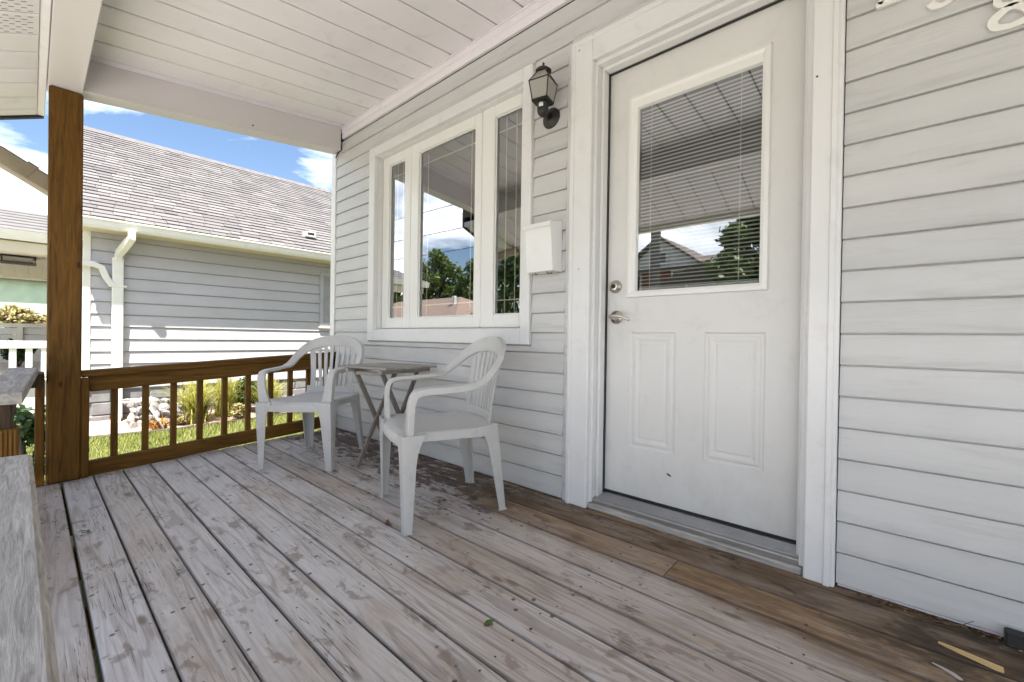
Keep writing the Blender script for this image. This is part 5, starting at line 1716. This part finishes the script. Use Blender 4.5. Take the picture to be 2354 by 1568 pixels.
# ================================================================== BEYOND THE NEIGHBOUR'S PORCH
fh = empty('far_house', (-24, -1.0, GZ), 0, 'pale green house with white gable glimpsed under the neighbour porch', 'house')
def fpart(mb, name, mat, origin=(0, 0, 0)): return hpart(mb, name, mat, fh, origin)
b = MB(); b.box(-28, -21, -6, 4, GZ, 2.6); fpart(b, 'wall', M['roofgreen'], (-24, -1, 1))
b = MB(); b.add([(-20.8, -7, 2.62), (-20.8, 5, 2.62), (-24.5, 5, 5.0), (-24.5, -7, 5.0), (-28.2, -7, 2.62), (-28.2, 5, 2.62)], [(0, 1, 2, 3), (3, 2, 5, 4)]); fpart(b, 'roof', M['farwhite'], (-24, -1, 3))
b = MB(); b.cbox(-20.95, -20.75, -7, 5, 2.48, 2.60, .01); fpart(b, 'gutter', M['roofbrown'], (-21, -1, 2.5))
for i, (y, mt) in enumerate(((-3.4, 'tanleaf'), (-2.5, 'leaf2'), (-1.7, 'tanleaf'), (-.9, 'tanleaf'))):
    shrub((-17.5 + .4 * (i % 2), y, GZ), .85, 2.3, 40 + i, ['tall dry tan shrub, leftmost of those under the neighbour porch roof', 'tall light green shrub among tan ones under the neighbour porch roof', 'tall tan shrub just left of the brown post, beyond the white railing', 'pinkish tan shrub half hidden behind the brown post'][i], mt, 3600, .07, 'tall shrubs beyond the neighbour porch')
shrub((-11.6, -1.95, .24), .30, .55, 50, 'potted green plant seen between white porch balusters', 'shrub', 1200, .035)

# ================================================================== ACROSS THE STREET (seen mirrored in the glass)
rh = empty('brick_house', (-10, -29, GZ), R(0), 'red brick house with white gable mirrored in the door glass', 'house')
def rp(mb, name, mat, origin=(0, 0, 0)): return hpart(mb, name, mat, rh, origin)
b = MB(); b.box(-16, -5.5, -35, -26, GZ, 5.5); rp(b, 'wall', M['brick'], (-10, -30, 2))
b = MB(); b.prism([(-15.2, 5.5), (-9.6, 5.5), (-12.4, 7.5)], -32, -26.05, 'Y'); rp(b, 'gable', M['farwhite'], (-12, -28, 6))
b = MB()
for xe in (-15.6, -9.2):
    b.add([(xe, -25.6, 5.25), (xe, -32.2, 5.25), (-12.4, -32.2, 7.6), (-12.4, -25.6, 7.6), (xe, -25.6, 5.4), (xe, -32.2, 5.4), (-12.4, -32.2, 7.75), (-12.4, -25.6, 7.75)],
          [(0, 1, 2, 3), (4, 5, 6, 7), (0, 1, 5, 4), (1, 2, 6, 5), (2, 3, 7, 6), (3, 0, 4, 7)])
b.add([(-16.4, -25.5, 5.5), (-5.1, -25.5, 5.5), (-8.2, -30.5, 7.0), (-13.5, -30.5, 7.0), (-5.1, -35.5, 5.5), (-16.4, -35.5, 5.5)], [(0, 1, 2, 3), (1, 4, 2), (3, 5, 0), (2, 4, 5, 3)])
rp(b, 'roof', M['roofbrown'], (-10, -30, 6))
DP = m_plain('dark_pane', (.04, .045, .05), .1)
for x0, x1, z0, z1 in ((-14.6, -13.8, 4.2, 5.25), (-11.5, -10.7, 4.2, 5.3), (-8.3, -7.5, 4.2, 5.25), (-12.8, -12.0, 6.0, 6.6), (-13.8, -12.4, .9, 2.6), (-8.6, -7.0, .9, 2.6)):
    b = MB(); b.cbox(x0 - .14, x1 + .14, -25.99, -25.92, z0 - .14, z1 + .14, .01); w_ = rp(b, 'window', M['farwhite'], (x0, -25.95, z0))
    b = MB(); b.box(x0, x1, -25.919, -25.91, z0, z1); hpart(b, 'pane', DP, w_, (x0, -25.9, z0))
b = MB()
b.add([(-11.8, -23.6, 4.15), (-8.93, -23.6, 5.4), (-6.0, -23.6, 4.15), (-11.8, -26, 4.15), (-8.93, -26, 5.4), (-6.0, -26, 4.15)], [(0, 1, 4, 3), (1, 2, 5, 4), (0, 1, 2)])
for x in (-11.6, -6.2): b.cbox(x - .12, x + .12, -23.9, -23.66, GZ, 4.2, .01)
rp(b, 'front_porch', M['roofbrown'], (-9, -25, 4))
bh = empty('bungalow', (-27, -20, GZ), R(0), 'low brown roofed bungalow mirrored at the foot of the window', 'house')
b = MB(); b.box(-36, -23.2, -26, -17.6, GZ, 2.4); hpart(b, 'wall', M['brick'], bh, (-29, -20, 1))
b = MB(); b.add([(-37, -17.0, 2.25), (-22.4, -17.0, 2.25), (-25.6, -20.2, 3.98), (-34, -20.2, 3.98), (-22.4, -26.5, 2.25), (-37, -26.5, 2.25)], [(0, 1, 2, 3), (1, 4, 2), (3, 5, 0), (2, 4, 5, 3)]); hpart(b, 'roof', m_plain('tan_shingle_roof', (.22, .16, .13), .9, .2, 5), bh, (-29, -20, 2))
b = MB(); b.cbox(-25.0, -24.72, -19.1, -18.85, 2.6, 3.9, .02); hpart(b, 'vent_pipe', M['farwhite'], bh, (-25, -19, 3))
b = MB(); b.cbox(-28.5, -26.5, -17.59, -17.5, .6, 1.8, .02); hpart(b, 'window', M['farwhite'], bh, (-27, -17.5, 1))
tl = [(-33.4, -24.2, 9.5, 2.7, 'leaf2', 'tallest pale tree mirrored in the middle window pane'),
      (-28.4, -24.6, 7.7, 2.6, 'leaf', 'rounded dark tree mirrored right of the tall pale one'),
      (-36.2, -25.5, 7.6, 2.9, 'leaf', 'broad dark tree mirrored left of the tall pale one'),
      (-31.0, -26.0, 7.0, 2.6, 'leaf2', 'lower bushy tree mirrored between the two window trees'),
      (-40.2, -24, 7.2, 2.3, 'leaf', 'small tree mirrored in the narrow left window pane'),
      (-19.3, -20.5, 8.6, 3.0, 'leaf', 'large dark tree mirrored in the narrow right window pane'),
      (-5.7, -21.6, 7.9, 2.4, 'leaf2', 'bushy green tree mirrored at the right of the door glass'),
      (3.5, -30, 9.0, 4.0, 'leaf', 'distant dark tree across the street to the right')]
for i, (x, y, h, r, mt, lb_) in enumerate(tl):
    tree((x, y, GZ), h, r, 100 + i, lb_, mt, 6400, .17)
pl = empty('utility_pole', (-5.95, -11.0, GZ), 0, 'grey timber utility pole mirrored at the left of the door glass', 'utility pole')
b = MB(); b.tube([(0, 0, 0), (.05, 0, 5), (.12, 0, 10)], [.17, .145, .11], 12); b.build('shaft', M['pole'], pl, True)
b = MB(); b.cbox(-.9, 1.1, -.05, .05, 8.6, 8.72, .01); b.build('cross_arm', M['pole'], pl)
for i, (z, dy, sag, y2) in enumerate(((7.6, -.3, .5, 0), (6.3, .0, .5, 0), (5.2, .3, .45, 0))):
    b = MB(); pts = []
    for k in range(25):
        t = -1 + 2 * k / 24
        pts.append((-6 + 34 * t, -11.3 + dy, z - sag + sag * t * t * 2))
    b.tube(pts, .014, 5)
    o = b.build('overhead_wire', M['wire'], None, True)
    tag(o, ['topmost overhead wire along the street, mirrored in the glass', 'middle overhead wire along the street, mirrored in the glass', 'lowest overhead wire along the street, mirrored in the glass'][i], 'wire', 'overhead street wires')
b = MB(); b.tube([(-6.0 + (6.6 - .0) * k / 12, -11.3 + 9.2 * k / 12, 7.2 - 3.1 * k / 12 - .5 * math.sin(math.pi * k / 12)) for k in range(13)], .009, 5)
o = b.build('service_wire', M['wire'], None, True); tag(o, 'thin service wire dropping from the utility pole towards the house', 'wire')
